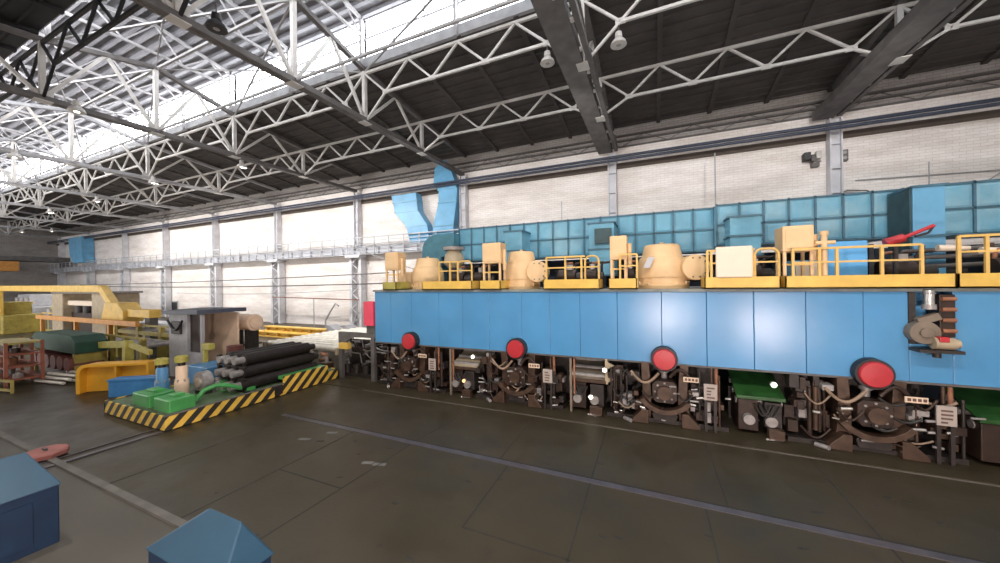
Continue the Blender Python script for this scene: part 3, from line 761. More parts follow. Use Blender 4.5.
# dark pump sets behind rails
rnd = random.Random(5)
def pump_set(x, label, y=13.2, w=1.2):
    t = thing('pump_set', label, 'pump set', (x, y, 4.1), 'dark pump sets behind the rails')
    M().box(x-w/2, x+w/2, y-.3, y+.5, 4.1, 4.2).build('bed', 'dark_iron', t)
    M().cyl((x-w*.45, y, 4.55), (x+w*.1, y, 4.55), .27).build('motor', 'brown_iron', t)
    M().cyl((x+w*.12, y, 4.5), (x+w*.45, y, 4.5), .2).build('pump', 'dark_iron', t)
    M().box(x-w*.2, x, y-.12, y+.12, 4.8, 5.0).build('terminal_box', 'grey_part', t)
    for j in range(3):
        xx = x-w*.3+j*w*.3
        M().tube([(xx, y+.3, 4.2), (xx, y+.3, 4.95), (xx+.05, y+.28, 5.05), (xx+.3, y+.25, 5.07)], .045).build('pipe', 'brown_iron' if j else 'rust', t)
    return t
pump_set(-7.6, 'dark pump set behind the rails left of the second motor')
pump_set(-6.65, 'dark pump set behind the arched rail left of the second motor', w=.7)
pump_set(-2.8, 'dark pump set behind the rails right of the second motor')
pump_set(-2.0, 'dark pump set behind the arched rail right of the second motor', w=.7)
pump_set(-.7, 'dark pump set behind the narrow platform near the middle', w=.6)
pump_set(2.95, 'dark pump set behind the arched rail right of the cream board', w=.8)
pump_set(6.3, 'dark pump set behind the rails below the red hose reel arm')
pump_set(8.6, 'dark pump set behind the rails at the right edge', w=1.6)
t = thing('red_gun', 'red nozzle with a long pipe arm above the rails at right', 'nozzle', (5.9, 12.6, 4.1))
M().cyl((5.62, 12.6, 5.28), (5.98, 12.6, 5.4), .11).build('barrel', 'red_cover', t)
M().cyl((5.98, 12.6, 5.4), (6.55, 12.6, 5.68), .045).build('arm', 'red_cover', t)
M().tube([(6.55, 12.6, 5.68), (6.45, 12.6, 5.5), (6.2, 12.6, 5.42)], .03).build('hose', 'black_steel', t)
M().bar((5.85, 12.65, 4.1), (5.85, 12.65, 5.33), .08).build('stand', 'dark_iron', t)
t = thing('pipe_rack', 'long dark pipes with pale joints behind the rails at the right edge', 'pipe rack', (8.5, 14, 4.1))
for j, z in enumerate((4.7, 4.95, 5.15)):
    M().cyl((6.6, 13.7+.15*j, z-.05), (11.5, 13.9+.15*j, z+.1), .06).build('pipe', 'dark_steel', t)
for x in (6.9, 8.2, 9.5, 11): M().bar((x, 13.75, 4.1), (x, 13.75, 5.25), .09).build('post', 'tan_iron', t)
for x, z in ((7.1, 5.15), (7.9, 5.05), (8.3, 4.85), (9.2, 5.1)):
    M().cyl((x, 13.55, z), (x+.6, 13.55, z-.03), .09, .06).build('pale_joint', 'cream', t)

# ------------------------------------------------------------------ mill stands below the beam
def arcband(x, z, r0, r1, a0, a1, n=10):
    o_ = [(x+r1*math.cos(math.radians(a0+(a1-a0)*i/n)), z+r1*math.sin(math.radians(a0+(a1-a0)*i/n))) for i in range(n+1)]
    i_ = [(x+r0*math.cos(math.radians(a0+(a1-a0)*i/n)), z+r0*math.sin(math.radians(a0+(a1-a0)*i/n))) for i in range(n, -1, -1)]
    return o_+i_
def stand(x, label, seed):
    r = random.Random(seed)
    t = thing('mill_stand', label, 'mill stand', (x, 11.5, 0), 'mill stands under the blue beam')
    M().box(x-1.7, x+1.65, 11.3, 14.0, 0, .12).build('base_plate', 'dark_iron', t)
    M().box(x-1.65, x+1.6, 12.7, 13.2, .1, 1.78).build('back_plate', 'dark_iron', t)
    for s in (-1, 1):
        M().prism([(x+s*.38,.12),(x+s*.72,.12),(x+s*.62,.8),(x+s*.66,1.8),(x+s*.42,1.8),(x+s*.36,.8)], 'y', 11.35, 12.7).build('housing_post', 'tan_iron', t, .015)
        M().prism([(x+s*.45,.0),(x+s*.95,.0),(x+s*.9,.12),(x+s*.62,.42),(x+s*.45,.42)], 'y', 11.1, 11.5).build('foot', 'tan_iron', t, .015)
    M().prism([(x-.34,.78),(x-.24,.66),(x+.24,.66),(x+.34,.78),(x+.34,1.2),(x+.24,1.32),(x-.24,1.32),(x-.34,1.2)], 'y', 11.15, 12.5).build('upper_chock', 'brown_iron', t, .02)
    M().cyl((x, 11.0, 1.0), (x, 11.15, 1.0), .2, n=20).build('chock_cap', 'tan_iron', t)
    m = M()
    for j in range(8):
        a = 2*PI*j/8; m.cyl((x+.27*math.cos(a), 11.12, 1.0+.27*math.sin(a)), (x+.27*math.cos(a), 11.16, 1.0+.27*math.sin(a)), .03, n=6)
    each(m, 'bolt', 'grey_part', t)
    M().prism(arcband(x, 1.2, .72, .86, 215, 325), 'y', 11.05, 11.35).build('cradle', 'tan_iron', t, .01)
    M().prism([(x-.3,.1),(x+.3,.1),(x+.36,.3),(x+.22,.46),(x-.22,.46),(x-.36,.3)], 'y', 11.2, 12.4).build('lower_chock', 'dark_iron', t, .02)
    M().cyl((x, 11.6, 1.3), (x, 11.6, 1.85), .09).cyl((x, 11.6, 1.5), (x, 11.6, 1.6), .14).build('screw_stem', 'grey_part', t)
    M().tube([(x+.15+.55*q/10, 11.3, 1.42+.25*math.sin(PI*q/10)) for q in range(11)], .05).build('upper_hose', 'brown_iron', t)
    M().tube([(x-.95+.8*q/10, 11.2, 1.55-.33*math.sin(PI*q/10)) for q in range(11)], .04).build('looped_hose', 'hose_tan', t)
    M().box(x+.5, x+.9, 11.1, 11.14, 1.38, 1.52).build('label_plate', 'label_cream', t, .005)
    m = M(); 
    for q in range(4): m.box(x+.54+.09*q, x+.60+.09*q, 11.09, 11.101, 1.42, 1.49)
    m.build('label_lettering', 'sign_ink', t)
    sx = x+1.02
    M().box(sx, sx+.33, 11.08, 11.12, .92, 1.38).build('sign_plate', 'sign_white', t, .005)
    m = M()
    for q in range(4):
        w = r.uniform(.1, .2); m.box(sx+.07, sx+.07+w, 11.07, 11.081, 1.29-.09*q-.04, 1.29-.09*q)
    m.build('sign_lettering', 'sign_ink', t)
    for q in (.05, .28): M().bar((sx+q, 11.15, 0), (sx+q, 11.15, 1.35), .07).build('sign_post', 'dark_iron', t)
    M().cyl((sx+.34, 11.3, .9), (sx+.34, 11.3, 1.78), .045).build('vertical_pipe', 'rust', t)
    M().cyl((sx+.22, 11.3, .9), (sx+.22, 11.3, 1.78), .035).build('vertical_pipe', 'tan_iron', t)
    for j in range(20):
        bx = x+r.uniform(.7, 1.6); bz = r.uniform(.15, 1.1); w = r.uniform(.08, .22); h = r.uniform(.1, .3); y = r.uniform(11.2, 11.5)
        M().box(bx-w/2, bx+w/2, y, y+.35, bz, bz+h).build('valve_block', r.choice(['brown_iron', 'brown_iron', 'dark_iron', 'tan_iron', 'grey_part']), t, .012)
    for j in range(22):
        bx = x-r.uniform(.72, 1.65); bz = r.uniform(.1, 1.5); w = r.uniform(.08, .25); h = r.uniform(.1, .35); y = r.uniform(11.2, 11.6)
        M().box(bx-w/2, bx+w/2, y, y+.35, bz, bz+h).build('valve_block', r.choice(['brown_iron', 'brown_iron', 'dark_iron', 'tan_iron', 'grey_part']), t, .012)
    for j in range(7):
        bx = x+r.choice((-1, 1))*r.uniform(.75, 1.6); y = r.uniform(11.2, 11.5)
        M().cyl((bx, y, r.uniform(.05, .4)), (bx, y, r.uniform(1., 1.78)), r.uniform(.025, .055), n=10).build('vertical_pipe', r.choice(['brown_iron', 'tan_iron', 'dark_iron']), t)
    for j in range(12):
        x0 = x+r.uniform(-1.6, .9); x1 = x0+r.uniform(.3, .7); z0 = r.uniform(.3, 1.6); d = r.uniform(.08, .3); y = r.uniform(11.1, 11.3)
        M().tube([(x0+(x1-x0)*q/10, y, z0+r.uniform(-.004,.004)-d*math.sin(PI*q/10)) for q in range(11)], r.uniform(.018, .035), 7).build('hydraulic_hose', r.choice(['rubber', 'brown_iron', 'hose_tan']), t)
    for j in range(16):
        bx = x+r.uniform(-1.6, 1.6); bz = r.uniform(.1, 1.2); y = 11.15
        M().cyl((bx, y, bz), (bx+r.uniform(.1, .25), y, bz+r.uniform(-.03, .03)), r.uniform(.015, .04), n=10).build('fitting', r.choice(['bright_metal', 'grey_part']), t)
    M().cyl((x-.95, 10.98, .07), (x-1.15, 11.2, .05), .06).build('loose_sleeve', 'grey_part', t)
    t.location.y += .4
    return t
for i, x in enumerate(STX):
    stand(x, 'brown mill stand of chocks and hoses under the red cover ' + ['farthest left', 'second from the left', 'third from the left', 'nearest, at the right'][i], 20+i)

def roller_table(x0, x1, label, seed, sheet='green_sheet', lamps=(), post=False):
    r = random.Random(seed)
    t = thing('roller_table', label, 'roller table', ((x0+x1)/2, 12, 0), 'roller tables between the mill stands')
    M().add([(x0,11.45,1.1),(x1,11.45,1.1),(x1,13.2,1.75),(x0,13.2,1.75),(x0,11.45,1.06),(x1,11.45,1.06),(x1,13.2,1.71),(x0,13.2,1.71)],
            [(0,1,2,3),(7,6,5,4),(0,4,5,1),(1,5,6,2),(2,6,7,3),(3,7,4,0)]).build('guard_sheet', sheet, t)
    M().box(x0, x1, 11.38, 11.46, 1.0, 1.1).build('front_rail', 'tan_iron' if sheet != 'green_sheet' else 'green_sheet', t, .01)
    w = x1-x0
    M().box(x0+.05, x0+.05+w*.42, 11.45, 12.5, .1, .98).build('gear_box', 'brown_iron', t, .02)
    M().box(x0+w*.58, x1-.08, 11.4, 12.5, .25, .95).build('drive_box', 'dark_iron', t, .02)
    M().box(x0, x1, 12.6, 12.7, 0, 1.0).build('back_sheet', 'dark_iron', t)
    for j in range(3):
        y = 11.7+.45*j; dz = 0 if sheet != 'green_sheet' else -.28; M().cyl((x0+.02, y, 1.15+.17*j+dz), (x1-.02, y, 1.15+.17*j+dz), .1).build('roller', 'grey_part', t)
    for j in range(2):
        bx = x0+w*(.25+.45*j); M().cyl((bx, 11.3, .45), (bx, 11.45, .45), .14, n=18).build('shaft_end', 'grey_part', t)
    M().box(x0+w*.6, x1-.1, 11.1, 11.3, .05, .3).build('foot_bracket', 'tan_iron', t, .01)
    M().cyl((x0+w*.55, 11.15, .03), (x0+w*.9, 11.2, .03), .03).build('floor_pipe', 'bright_metal', t)
    for j in range(4):
        a = x0+r.uniform(0, w*.6); M().tube([(a+.35*q/8, 11.3, .9-.3*math.sin(PI*q/8)) for q in range(9)], .025).build('hose', 'rubber', t)
    for (lx, lz, ma) in lamps:
        h = M().cyl((lx, 11.42, lz), (lx, 11.3, lz), .075, .085, 14).build('lamp_head', 'grey_part', t)
        M().lathe(0, 0, [(.065, 0), (.06, .02), (.01, .035)], 14)
        q = M().lathe(0, 0, [(.065, 0), (.055, .02), (.01, .035)], 14); q.v = [Vector((lx+v.x, 11.3-v.z, lz+v.y)) for v in q.v]
        q.build('lamp_lens', ma, h)
    if post:
        M().bar((x0+.1, 11.3, 0), (x0+.1, 11.3, 1.78), .07).build('pale_post', 'soft_brown', t)
        M().bar((x0+.22, 11.3, .6), (x0+.22, 11.3, 1.78), .05).build('pale_post', 'rust', t)
    t.location.y += .35
    return t
roller_table(STX[0]+1.85, STX[1]-1.72, 'pale dusty roller table with an orange glow between the first two stands', 3, 'beige_machine', ((-6.34, 1.55, 'small_lamp'), (-6.75, .6, 'orange_lamp')), True)
roller_table(STX[1]+1.85, STX[2]-1.72, 'brown roller table with a white lamp left of the middle stand', 4, 'soft_brown', ((-1.95, .55, 'small_lamp'), (-1.5, 1.48, 'small_lamp')), True)
roller_table(STX[2]+1.85, STX[3]-1.72, 'green roller table with a green lamp right of the middle stand', 5, 'green_sheet', ((2.95, 1.48, 'green_lamp'),))
roller_table(STX[3]+1.85, 9.4, 'green roller table at the right edge beyond the nearest stand', 6, 'green_sheet', ())
t = thing('white_arrow_bracket', 'pale metal bracket with two pointed flags left of the middle stand', 'bracket', (-1.5, 11.2, 1.8))
M().box(-1.5, -1.42, 11.74, 11.79, 1.0, 1.82).build('strip', 'beige_machine', t)
for z in (1.18, 1.62): M().prism([(-1.42, z-.12), (-1.2, z), (-1.42, z+.1)], 'y', 11.74, 11.79).build('flag', 'beige_machine', t)
# sill in front of the stands
o = struct('trim_5', M().box(-14, 14, 10.8, 11.3, 0, .03), 'dark_concrete')
# valve bank left of the mill
t = thing('valve_bank', 'tangled bank of grey valves and pipes left of the mill stands', 'valve bank', (-12.2, 12.6, 0))
r = random.Random(77)
M().box(-14.2, -10.95, 13.0, 13.2, .1, 1.6).build('back_plate', 'dark_iron', t)
M().box(-14.2, -10.95, 12.2, 13.2, 0, .15).build('base', 'dark_iron', t)
for j in range(46):
    x = r.uniform(-14.1, -11.0); z = r.uniform(.25, 1.6); w = r.uniform(.08, .28); h = r.uniform(.06, .2); y = r.uniform(12.3, 12.8)
    M().box(x-w/2, x+w/2, y, y+.3, z, z+h).build('valve', r.choice(['grey_part', 'grey_part', 'bright_metal', 'brown_iron', 'dark_iron']), t, .01)
for j in range(18):
    x = r.uniform(-14.1, -11.4); z = r.uniform(.9, 1.7); l = r.uniform(.3, .8)
    M().tube([(x, 12.3, z), (x+l*.4, 12.25, z+r.uniform(-.1, .1)), (x+l, 12.3, z+r.uniform(-.2, .1)), (x+l, 12.4, z-.5)], r.uniform(.02, .04), 7).build('pipe', r.choice(['grey_part', 'bright_metal', 'brown_iron']), t)
for j in range(5):
    x = -13.6+.6*j; M().cyl((x, 12.35, .1), (x, 12.35, .55), .16).build('pump', 'dark_iron', t)
M().bar((-11.6, 12., 0), (-11.45, 12., .75), .06).bar((-10.95, 12., 0), (-11.1, 12., .75), .06).bar((-11.5, 12, .72), (-11.05, 12, .72), .06).build('trestle', 'tan_iron', t)

# ------------------------------------------------------------------ floor markings: cover slab joints, channel, curb
n5 = 5
def flat(name, x0, x1, y0, y1, ma, z=.006):
    return struct(name, M().box(x0, x1, y0, y1, .0, z), ma)
mat('joint_dark', (.03,.027,.024), .7); mat('rail_steel', (.11,.10,.11), .4, metal=.3, var=.25, scale=3); mat('curb_pale', (.14,.13,.115), .7, var=.3, scale=2); mat('chalk', (.16,.155,.145), .8); mat('scuff_dark', (.03,.028,.025), .6)
k = 6
m = M().box(-11.5, 14, 7.65, 7.82, 0, .012)
struct('trim_6', m, 'rail_steel')
struct('trim_7', M().box(-11.5, 14, 7.84, 7.87, 0, .008), 'joint_dark')
m = M().box(-11, 14, 10.76, 10.8, 0, .008)
struct('trim_8', m, 'curb_pale')
m = M()
for (x0, y0, x1, y1) in ((-6.1, 7.6, -6.3, 3.5), (-8.2, 5.42, -6.2, 5.42), (-8.2, 7.6, -8.25, 3.5), (-3.25, 7.6, -3.2, 5.4), (-3.2, 5.4, -1.25, 5.4), (-1.35, 10.7, -1.28, 3.5), (.85, 7.6, .9, 3.5), (3.4, 10.7, 3.5, 3.5), (-11., 7.6, -11.2, 3.5), (-5.8, 10.7, -6.1, 7.8), (-3.6, 10.7, -3.55, 7.8), (1.2, 10.7, 1.25, 7.8)):
    m.bar((x0, y0, .002), (x1, y1, .002), .03, .006)
struct('trim_9', m, 'joint_dark')
struct('trim_10', M().box(-60, 10, 3.36, 3.5, 0, .06), 'curb_pale')
m = M().bar((-13.3, 3.0, .03), (-12.3, 7.3, .03), .04, .02).bar((-13.9, 3.0, .03), (-14.3, 7.3, .03), .04, .02)
m = M().bar((-13.6, 1.5, .02), (-13.6, 5.4, .02), .14, .03).bar((-14., 1.5, .02), (-14., 5.4, .02), .05, .03)
struct('trim_11', m, 'rail_steel')
m = M()
rr = random.Random(8)
for i in range(46):
    x = rr.uniform(-10, 5); y = rr.uniform(3.7, 10.4); l = rr.uniform(.05, .22); a = rr.uniform(-.6, .6)
    m.bar((x, y, .003), (x+l*math.cos(a), y+l*math.sin(a), .003), rr.uniform(.03, .07), .004)
o = m.build('oil_spots', 'scuff_dark'); tag(o, 'small dark oil spots scattered over the concrete floor', 'stain', None, 'stuff')
m = M()
for x, y, l in ((-9.3, 6.7, .35), (-6.6, 6.4, .25), (-6.3, 6.45, .3), (-8.9, 7.3, .3)): m.bar((x, y, .003), (x+l, y+.1, .003), .12, .004)
o = m.build('chalk_marks', 'chalk'); tag(o, 'pale rubbed chalk marks on the dark floor in front of the car', 'stain', None, 'stuff')

# ------------------------------------------------------------------ transfer car
t = thing('transfer_car', 'low transfer car with green deck and black and yellow striped edge boards', 'transfer car', (-15.6, 8.4, 0))
X0, X1, Y0, Y1 = -17.55, -13.5, 5.45, 11.75
M().box(X0+.06, X1-.06, Y0+.06, Y1-.06, .12, .42).build('deck', 'deck_green', t)
M().box(X1-.06, X1, Y0, Y1-1.9, .03, .45).build('side_board', 'hazard', t)
M().box(X0, X1-.06, Y0, Y0+.06, .03, .45).build('end_board', 'hazard', t)
M().box(X1-.1, X1+.02, Y1-2.6, Y1-.6, .3, .72).build('raised_board', 'hazard', t)
M().box(X1-.1, X1, Y1-1.9, Y1, .03, .42).build('side_board', 'hazard', t)
M().box(X1-.9, X1-.1, Y1-2.6, Y1-.6, .6, .72).build('raised_step', 'car_green', t)
M().box(X1-.12, X1+.01, Y0-.01, Y1-1.9, .45, .475).build('edge_trim', 'curb_pale', t)
M().box(X0, X0+.06, Y0, Y1, .03, .45).build('side_board', 'hazard', t)
M().box(X0, X1, Y1-.06, Y1, .03, .45).build('end_board', 'hazard', t)
for y in (6.4, 8.4, 10.4):
    for x in (X0+.7, X1-.7): M().cyl((x-.08, y, .16), (x+.08, y, .16), .16).build('wheel', 'dark_iron', t)
M().box(X1-.03, X1+.06, Y1-3.0, Y1-2.7, .1, .45).build('buffer', 'dark_iron', t, .02)
for i, (xa, xb, lab) in enumerate(((-16.1, -15.0, 'bright green block on the near end of the car, left one'), (-14.7, -13.75, 'bright green block on the near end of the car, right one by the corner'))):
    t = thing('green_block', lab, 'block', ((xa+xb)/2, 5.75, .42), 'green blocks on the car')
    M().box(xa, xb, 5.65, 6.35, .42, .85).build('body', 'car_green', t, .04)
    M().box(xa+.3, xb-.3, 5.9, 6.2, .85, .93).build('lug', 'car_green', t, .02)
    M().box(xa-.05, xb+.05, 5.62, 6.4, .42, .47).build('foot_plate', 'deck_green', t)
def post(x, y, col, cap, lab, h):
    t = thing('roll_post', lab, 'post', (x, y, .42), 'upright posts on the car')
    z = .42
    M().lathe(x, y, [(.21, z), (.21, z+.35*h), (.17, z+.4*h), (.17, z+.72*h), (.14, z+.75*h)], 20).build('column', col, t)
    M().lathe(x, y, [(.11, z+.75*h), (.11, z+.84*h)], 16).build('neck', 'dark_iron', t)
    M().lathe(x, y, [(.2, z+.84*h), (.2, z+.97*h), (.15, z+h)], 20).build('cap', cap, t)
    for a in range(6): M().cyl((x+.18*math.cos(a*PI/3), y+.18*math.sin(a*PI/3), z+.35*h), (x+.18*math.cos(a*PI/3), y+.18*math.sin(a*PI/3), z+.42*h), .03, n=8).build('bolt', 'grey_part', t)
post(-16.5, 6.6, 'car_blue', 'olive', 'blue upright post with a yellow cap on the car', 1.35)
post(-15.75, 6.85, 'booth_tan', 'olive', 'beige upright post with a yellow cap on the car', 1.45)
t = thing('green_hook', 'curved green lifting hook lying on the car deck', 'hook', (-14.2, 6.9, .42))
M().tube([(-14.3, 6.6, .5), (-14.25, 6.8, .78), (-14.15, 7.1, .88), (-14.05, 7.4, .82), (-14.0, 7.8, .62), (-14.05, 8.1, .5)], .08).build('arc', 'car_green', t)
M().box(-14.2, -13.9, 8.0, 8.3, .42, .6).build('foot', 'car_green', t, .02)
t = thing('grease_pump', 'small green and pale pump near the dark bars on the car', 'pump', (-14.9, 7.9, .42))
M().cyl((-15.0, 7.8, .42), (-15.0, 7.8, .8), .15).build('body', 'car_green', t); M().lathe(-15.2, 7.7, [(.1,.42),(.14,.6),(.13,.85),(.05,.92)], 14).build('tank', 'bright_metal', t)
o = M().box(-17.5, -16.1, 7.8, 8.8, .42, 1.15).build('blue_chest', 'car_blue', None, .03); tag(o, 'dark blue chest on the car behind the posts', 'chest')
t = thing('red_motor', 'dark red motor with a fin beside the blue chest on the car', 'motor', (-17.0, 9.4, .42))
M().box(-17.4, -16.3, 9.0, 9.9, .42, 1.25).build('body', 'brown_red', t, .04); M().cyl((-17.2, 9.4, 1.25), (-17.2, 9.4, 1.7), .3).build('head', 'brown_red', t)
t = thing('yellow_post_head', 'small yellow crane head standing behind the posts on the car', 'hoist', (-17.3, 8.6, .42))
M().bar((-17.45, 8.4, .42), (-17.45, 8.4, 1.75), .14).build('mast', 'olive', t); M().box(-17.55, -17.0, 8.3, 8.55, 1.7, 1.95).build('head', 'olive', t, .02)
# long dark bars stacked on the car
bars = []
for row, z in enumerate((.68, 1.12, 1.56)):
    for q in range(3):
        x = -14.1-.48*q-(.08*row)
        tl = ['bottom', 'middle', 'top'][row]; wl = ['front', 'middle', 'back'][q]
        t = thing('dark_roll', f'long dark roll in the {tl} layer of the stack on the car, {wl} row', 'roll', (x, 9.4, z), 'dark rolls stacked on the car')
        y0, y1 = 7.5+.12*row, 11.25-.1*row
        M().cyl((x, y0+.35, z), (x, y1-.3, z), .225, n=14).build('barrel', 'bar_dark', t)
        M().cyl((x, y0, z), (x, y0+.35, z), .13, n=12).build('neck', 'grey_part', t)
        M().cyl((x, y1-.3, z), (x, y1, z), .13, n=12).build('neck', 'dark_iron', t)
for i, y in enumerate((7.95, 10.7)):
    t = thing('stacking_frame', ['dark timber frame under the near end of the roll stack', 'dark timber frame under the far end of the roll stack'][i], 'frame', (-14.85, y, .42))
    M().box(-15.5, -13.8, y-.08, y+.08, .42, .46).build('sleeper', 'dark_iron', t)
    for z in (.9, 1.34): M().box(-15.5, -13.85, y-.06, y+.06, z-.02, z+.02).build('spacer', 'dark_iron', t)
    M().box(-15.6, -15.48, y-.07, y+.07, .42, 1.7).build('upright', 'dark_iron', t)
t = thing('drum', 'round grey drum end lying at the near end of the dark rolls', 'drum', (-15.3, 7.2, .42))
M().cyl((-15.3, 7.15, .85), (-15.3, 7.45, .85), .38, n=24).build('shell', 'grey_part', t); M().cyl((-15.3, 7.1, .85), (-15.3, 7.15, .85), .18).build('hub', 'bright_metal', t)
M().box(-15.55, -15.05, 7.15, 7.45, .42, .55).build('chock', 'dark_iron', t)

# ------------------------------------------------------------------ things behind and left of the car
t = thing('control_booth', 'grey control booth with a flat dark roof behind the car', 'booth', (-20.2, 9.6, 0))
M().add([(-22.,8.8,3.02),(-18.9,8.8,3.1),(-18.4,10.6,3.12),(-22.3,10.6,3.05),(-22.,8.8,3.2),(-18.9,8.8,3.28),(-18.4,10.6,3.3),(-22.3,10.6,3.23)],
        [(3,2,1,0),(4,5,6,7),(0,1,5,4),(1,2,6,5),(2,3,7,6),(3,0,4,7)]).build('roof', 'booth_roof', t)
M().box(-21.8, -20.2, 9.0, 9.08, 0, 3.05).build('front_panel', 'booth_grey', t)
M().box(-21.8, -21.72, 9.08, 10.4, 0, 3.05).build('side_panel', 'booth_grey', t)
M().box(-21.8, -18.8, 10.4, 10.48, 0, 3.06).build('back_panel', 'booth_tan', t)
M().box(-20.2, -18.9, 9.0, 9.06, 0, 1.3).build('low_panel', 'booth_grey', t)
for x in (-20.2, -19.0): M().bar((x, 9.05, 0), (x, 9.05, 3.05), .12).build('post', 'booth_grey', t)
M().box(-21.4, -20.6, 8.9, 9.0, 2.1, 2.7).build('cable_box', 'dark_iron', t, .02)
M().tube([(-21.6+1.3*q/12, 8.87, 2.75-.45*math.sin(PI*q/12)) for q in range(13)], .05).build('cable', 'black_steel', t)
t = thing('tan_tank', 'tan rounded tank under the right end of the booth roof', 'tank', (-18.5, 11.3, 0))
M().cyl((-20.8, 11.3, 2.45), (-18.9, 11.3, 2.45), .42, n=24).build('shell', 'booth_tan', t); M().cyl((-18.9, 11.3, 2.45), (-18.8, 11.3, 2.45), .3).build('end_cap', 'booth_tan', t)
for x in (-20.5, -19.2): M().box(x-.08, x+.08, 11.0, 11.6, 0, 2.1).build('leg', 'dark_iron', t)
t = thing('cream_cabinet', 'cream low cabinet with a dark top between the booth and the roll stack', 'cabinet', (-22.6, 12.6, 0))
M().box(-24.4, -21.4, 12.3, 13.0, 0, .95).build('body', 'beige_machine', t, .03); M().box(-24.5, -21.2, 12.25, 13.05, .95, 1.03).build('top', 'black_steel', t)
M().box(-22.4, -21.5, 12.28, 12.3, .15, .85).build('door', 'cream', t)
t = thing('roller_bed', 'pale roller conveyor bed on the bright floor behind the roll stack', 'conveyor', (-19, 15.5, 0))
for i in range(13):
    y = 13.3+.52*i; M().cyl((-20.9, y, .95), (-15.2, y, .95), .16, n=12).build('roller', 'pale_roller', t)
for x in (-21, -15.1): M().box(x-.08, x+.08, 13.0, 19.9, .7, 1.05).build('side_rail', 'beige_machine', t)
for x in (-21, -15.1):
    for y in (13.4, 16.4, 19.4): M().box(x-.1, x+.1, y-.1, y+.1, 0, .7).build('leg', 'dark_steel', t)
for i, (x0, x1, y, z) in enumerate(((-32, -22.5, 19.2, .0), (-29.5, -22.8, 19.9, .0), (-31, -23.5, 19.5, .42))):
    t = thing('yellow_girder', ['yellow girder lying on the floor before the white wall, front one', 'yellow girder lying on the floor before the white wall, rear one', 'yellow girder lying on top of the other two before the white wall'][i], 'girder', ((x0+x1)/2, y, z), 'yellow girders stacked by the wall')
    M().box(x0, x1, y-.3, y+.3, z, z+.08).box(x0, x1, y-.3, y+.3, z+.34, z+.42).box(x0, x1, y-.05, y+.05, z+.08, z+.34).build('flanged_beam', 'yellow', t)
    m = M()
    for j in range(7): m.box(x0+(x1-x0)*(j+.3)/7, x0+(x1-x0)*(j+.3)/7+.06, y-.28, y+.28, z+.08, z+.34)
    each(m, 'stiffener', 'yellow', t)
for i, (x, y) in enumerate(((-22., 18.9), (-20.8, 19.3))):
    t = thing('grey_console', ['grey console beside the yellow girders, left one', 'grey console beside the yellow girders, right one'][i], 'console', (x, y, 0))
    M().prism([(x-.45, 0), (x+.45, 0), (x+.45, 1.0), (x-.2, 1.3), (x-.45, 1.3)], 'y', y-.4, y+.4).build('body', 'booth_grey', t, .02)
    M().box(x-.3, x+.3, y-.42, y-.4, .3, .9).build('door', 'grey_steel', t)
t = thing('pipe_davit', 'thin grey davit with crooked arm near the bright wall', 'davit', (-24, 21, 0))
M().tube([(-26.2, 21.5, 1.2), (-25.6, 21.5, 2.0), (-25.0, 21.5, 2.7), (-24.6, 21.5, 2.5)], .07).build('arm', 'grey_steel', t); M().bar((-26.2, 21.5, 0), (-26.2, 21.5, 1.3), .1).build('mast', 'grey_steel', t)
M().tube([(-23.2, 21.5, .2), (-22.6, 21.5, 1.8)], .06).build('stay', 'grey_steel', t)
for i, (x, y, h) in enumerate(((-15.9, 13.0, .75), (-15.2, 12.5, .6), (-14.7, 12.1, .95))):
    t = thing('valve_stand', ['small brown valve stand at the far end of the roll stack, left one', 'small brown valve stand at the far end of the roll stack, middle one', 'small brown valve stand nearest to the valve bank'][i], 'valve', (x, y, 0))
    M().box(x-.25, x+.25, y-.2, y+.2, 0, h*.6).build('body', 'tan_iron', t, .03); M().cyl((x, y, h*.6), (x, y, h), .08).build('stem', 'grey_part', t)
    M().cyl((x-.18, y-.1, h), (x+.18, y-.1, h), .06).build('handle', 'rust', t)

# yellow guard barrier (rounded corner)
t = thing('guard_barrier', 'orange yellow steel guard barrier with rounded corner left of the car', 'barrier', (-21.9, 6.3, 0))
bp = [(0,0),(0,.85)]+[(.35-.35*math.cos(a*PI/12), .85+.35*math.sin(a*PI/12)) for a in range(1, 7)]+[(2.6,1.2),(2.6,1.08),(.4,1.08)]+[(.4-.26*math.sin(a*PI/12), .82+.26*math.cos(a*PI/12)) for a in range(1, 7)]+[(.14,0)]
B0 = (-21.9, 6.2)
def barr(mm): return mm.rot(33, *B0)
barr(M().prism([(B0[0]+p, q) for p, q in bp], 'y', B0[1]-.3, B0[1]+.3)).build('rounded_frame', 'barrier_orange', t, .02)
barr(M().box(B0[0]+.1, B0[0]+2.6, B0[1]+.0, B0[1]+.06, .02, 1.1)).build('web_plate', 'barrier_orange', t)
barr(M().box(B0[0]+1.35, B0[0]+1.43, B0[1]-.28, B0[1]+.02, .02, 1.1)).build('rib', 'barrier_orange', t)
barr(M().box(B0[0]+2.52, B0[0]+2.6, B0[1]-.28, B0[1]+.02, .02, 1.1)).build('rib', 'barrier_orange', t)
t = thing('blue_toolbox', 'long bright blue steel box on the floor between barrier and car', 'box', (-19.3, 6.7, 0))
T0 = (-19.9, 6.3)
for nm, q, ma in (('body', (0, 1.75, 0, .5, 0, .62), 'box_blue'), ('lid', (-.03, 1.78, -.03, .53, .62, .7), 'box_blue'), ('handle', (-.05, 0, .15, .35, .36, .42), 'bright_metal')):
    M().box(T0[0]+q[0], T0[0]+q[1], T0[1]+q[2], T0[1]+q[3], q[4], q[5]).rot(33, *T0).build(nm, ma, t, .012)

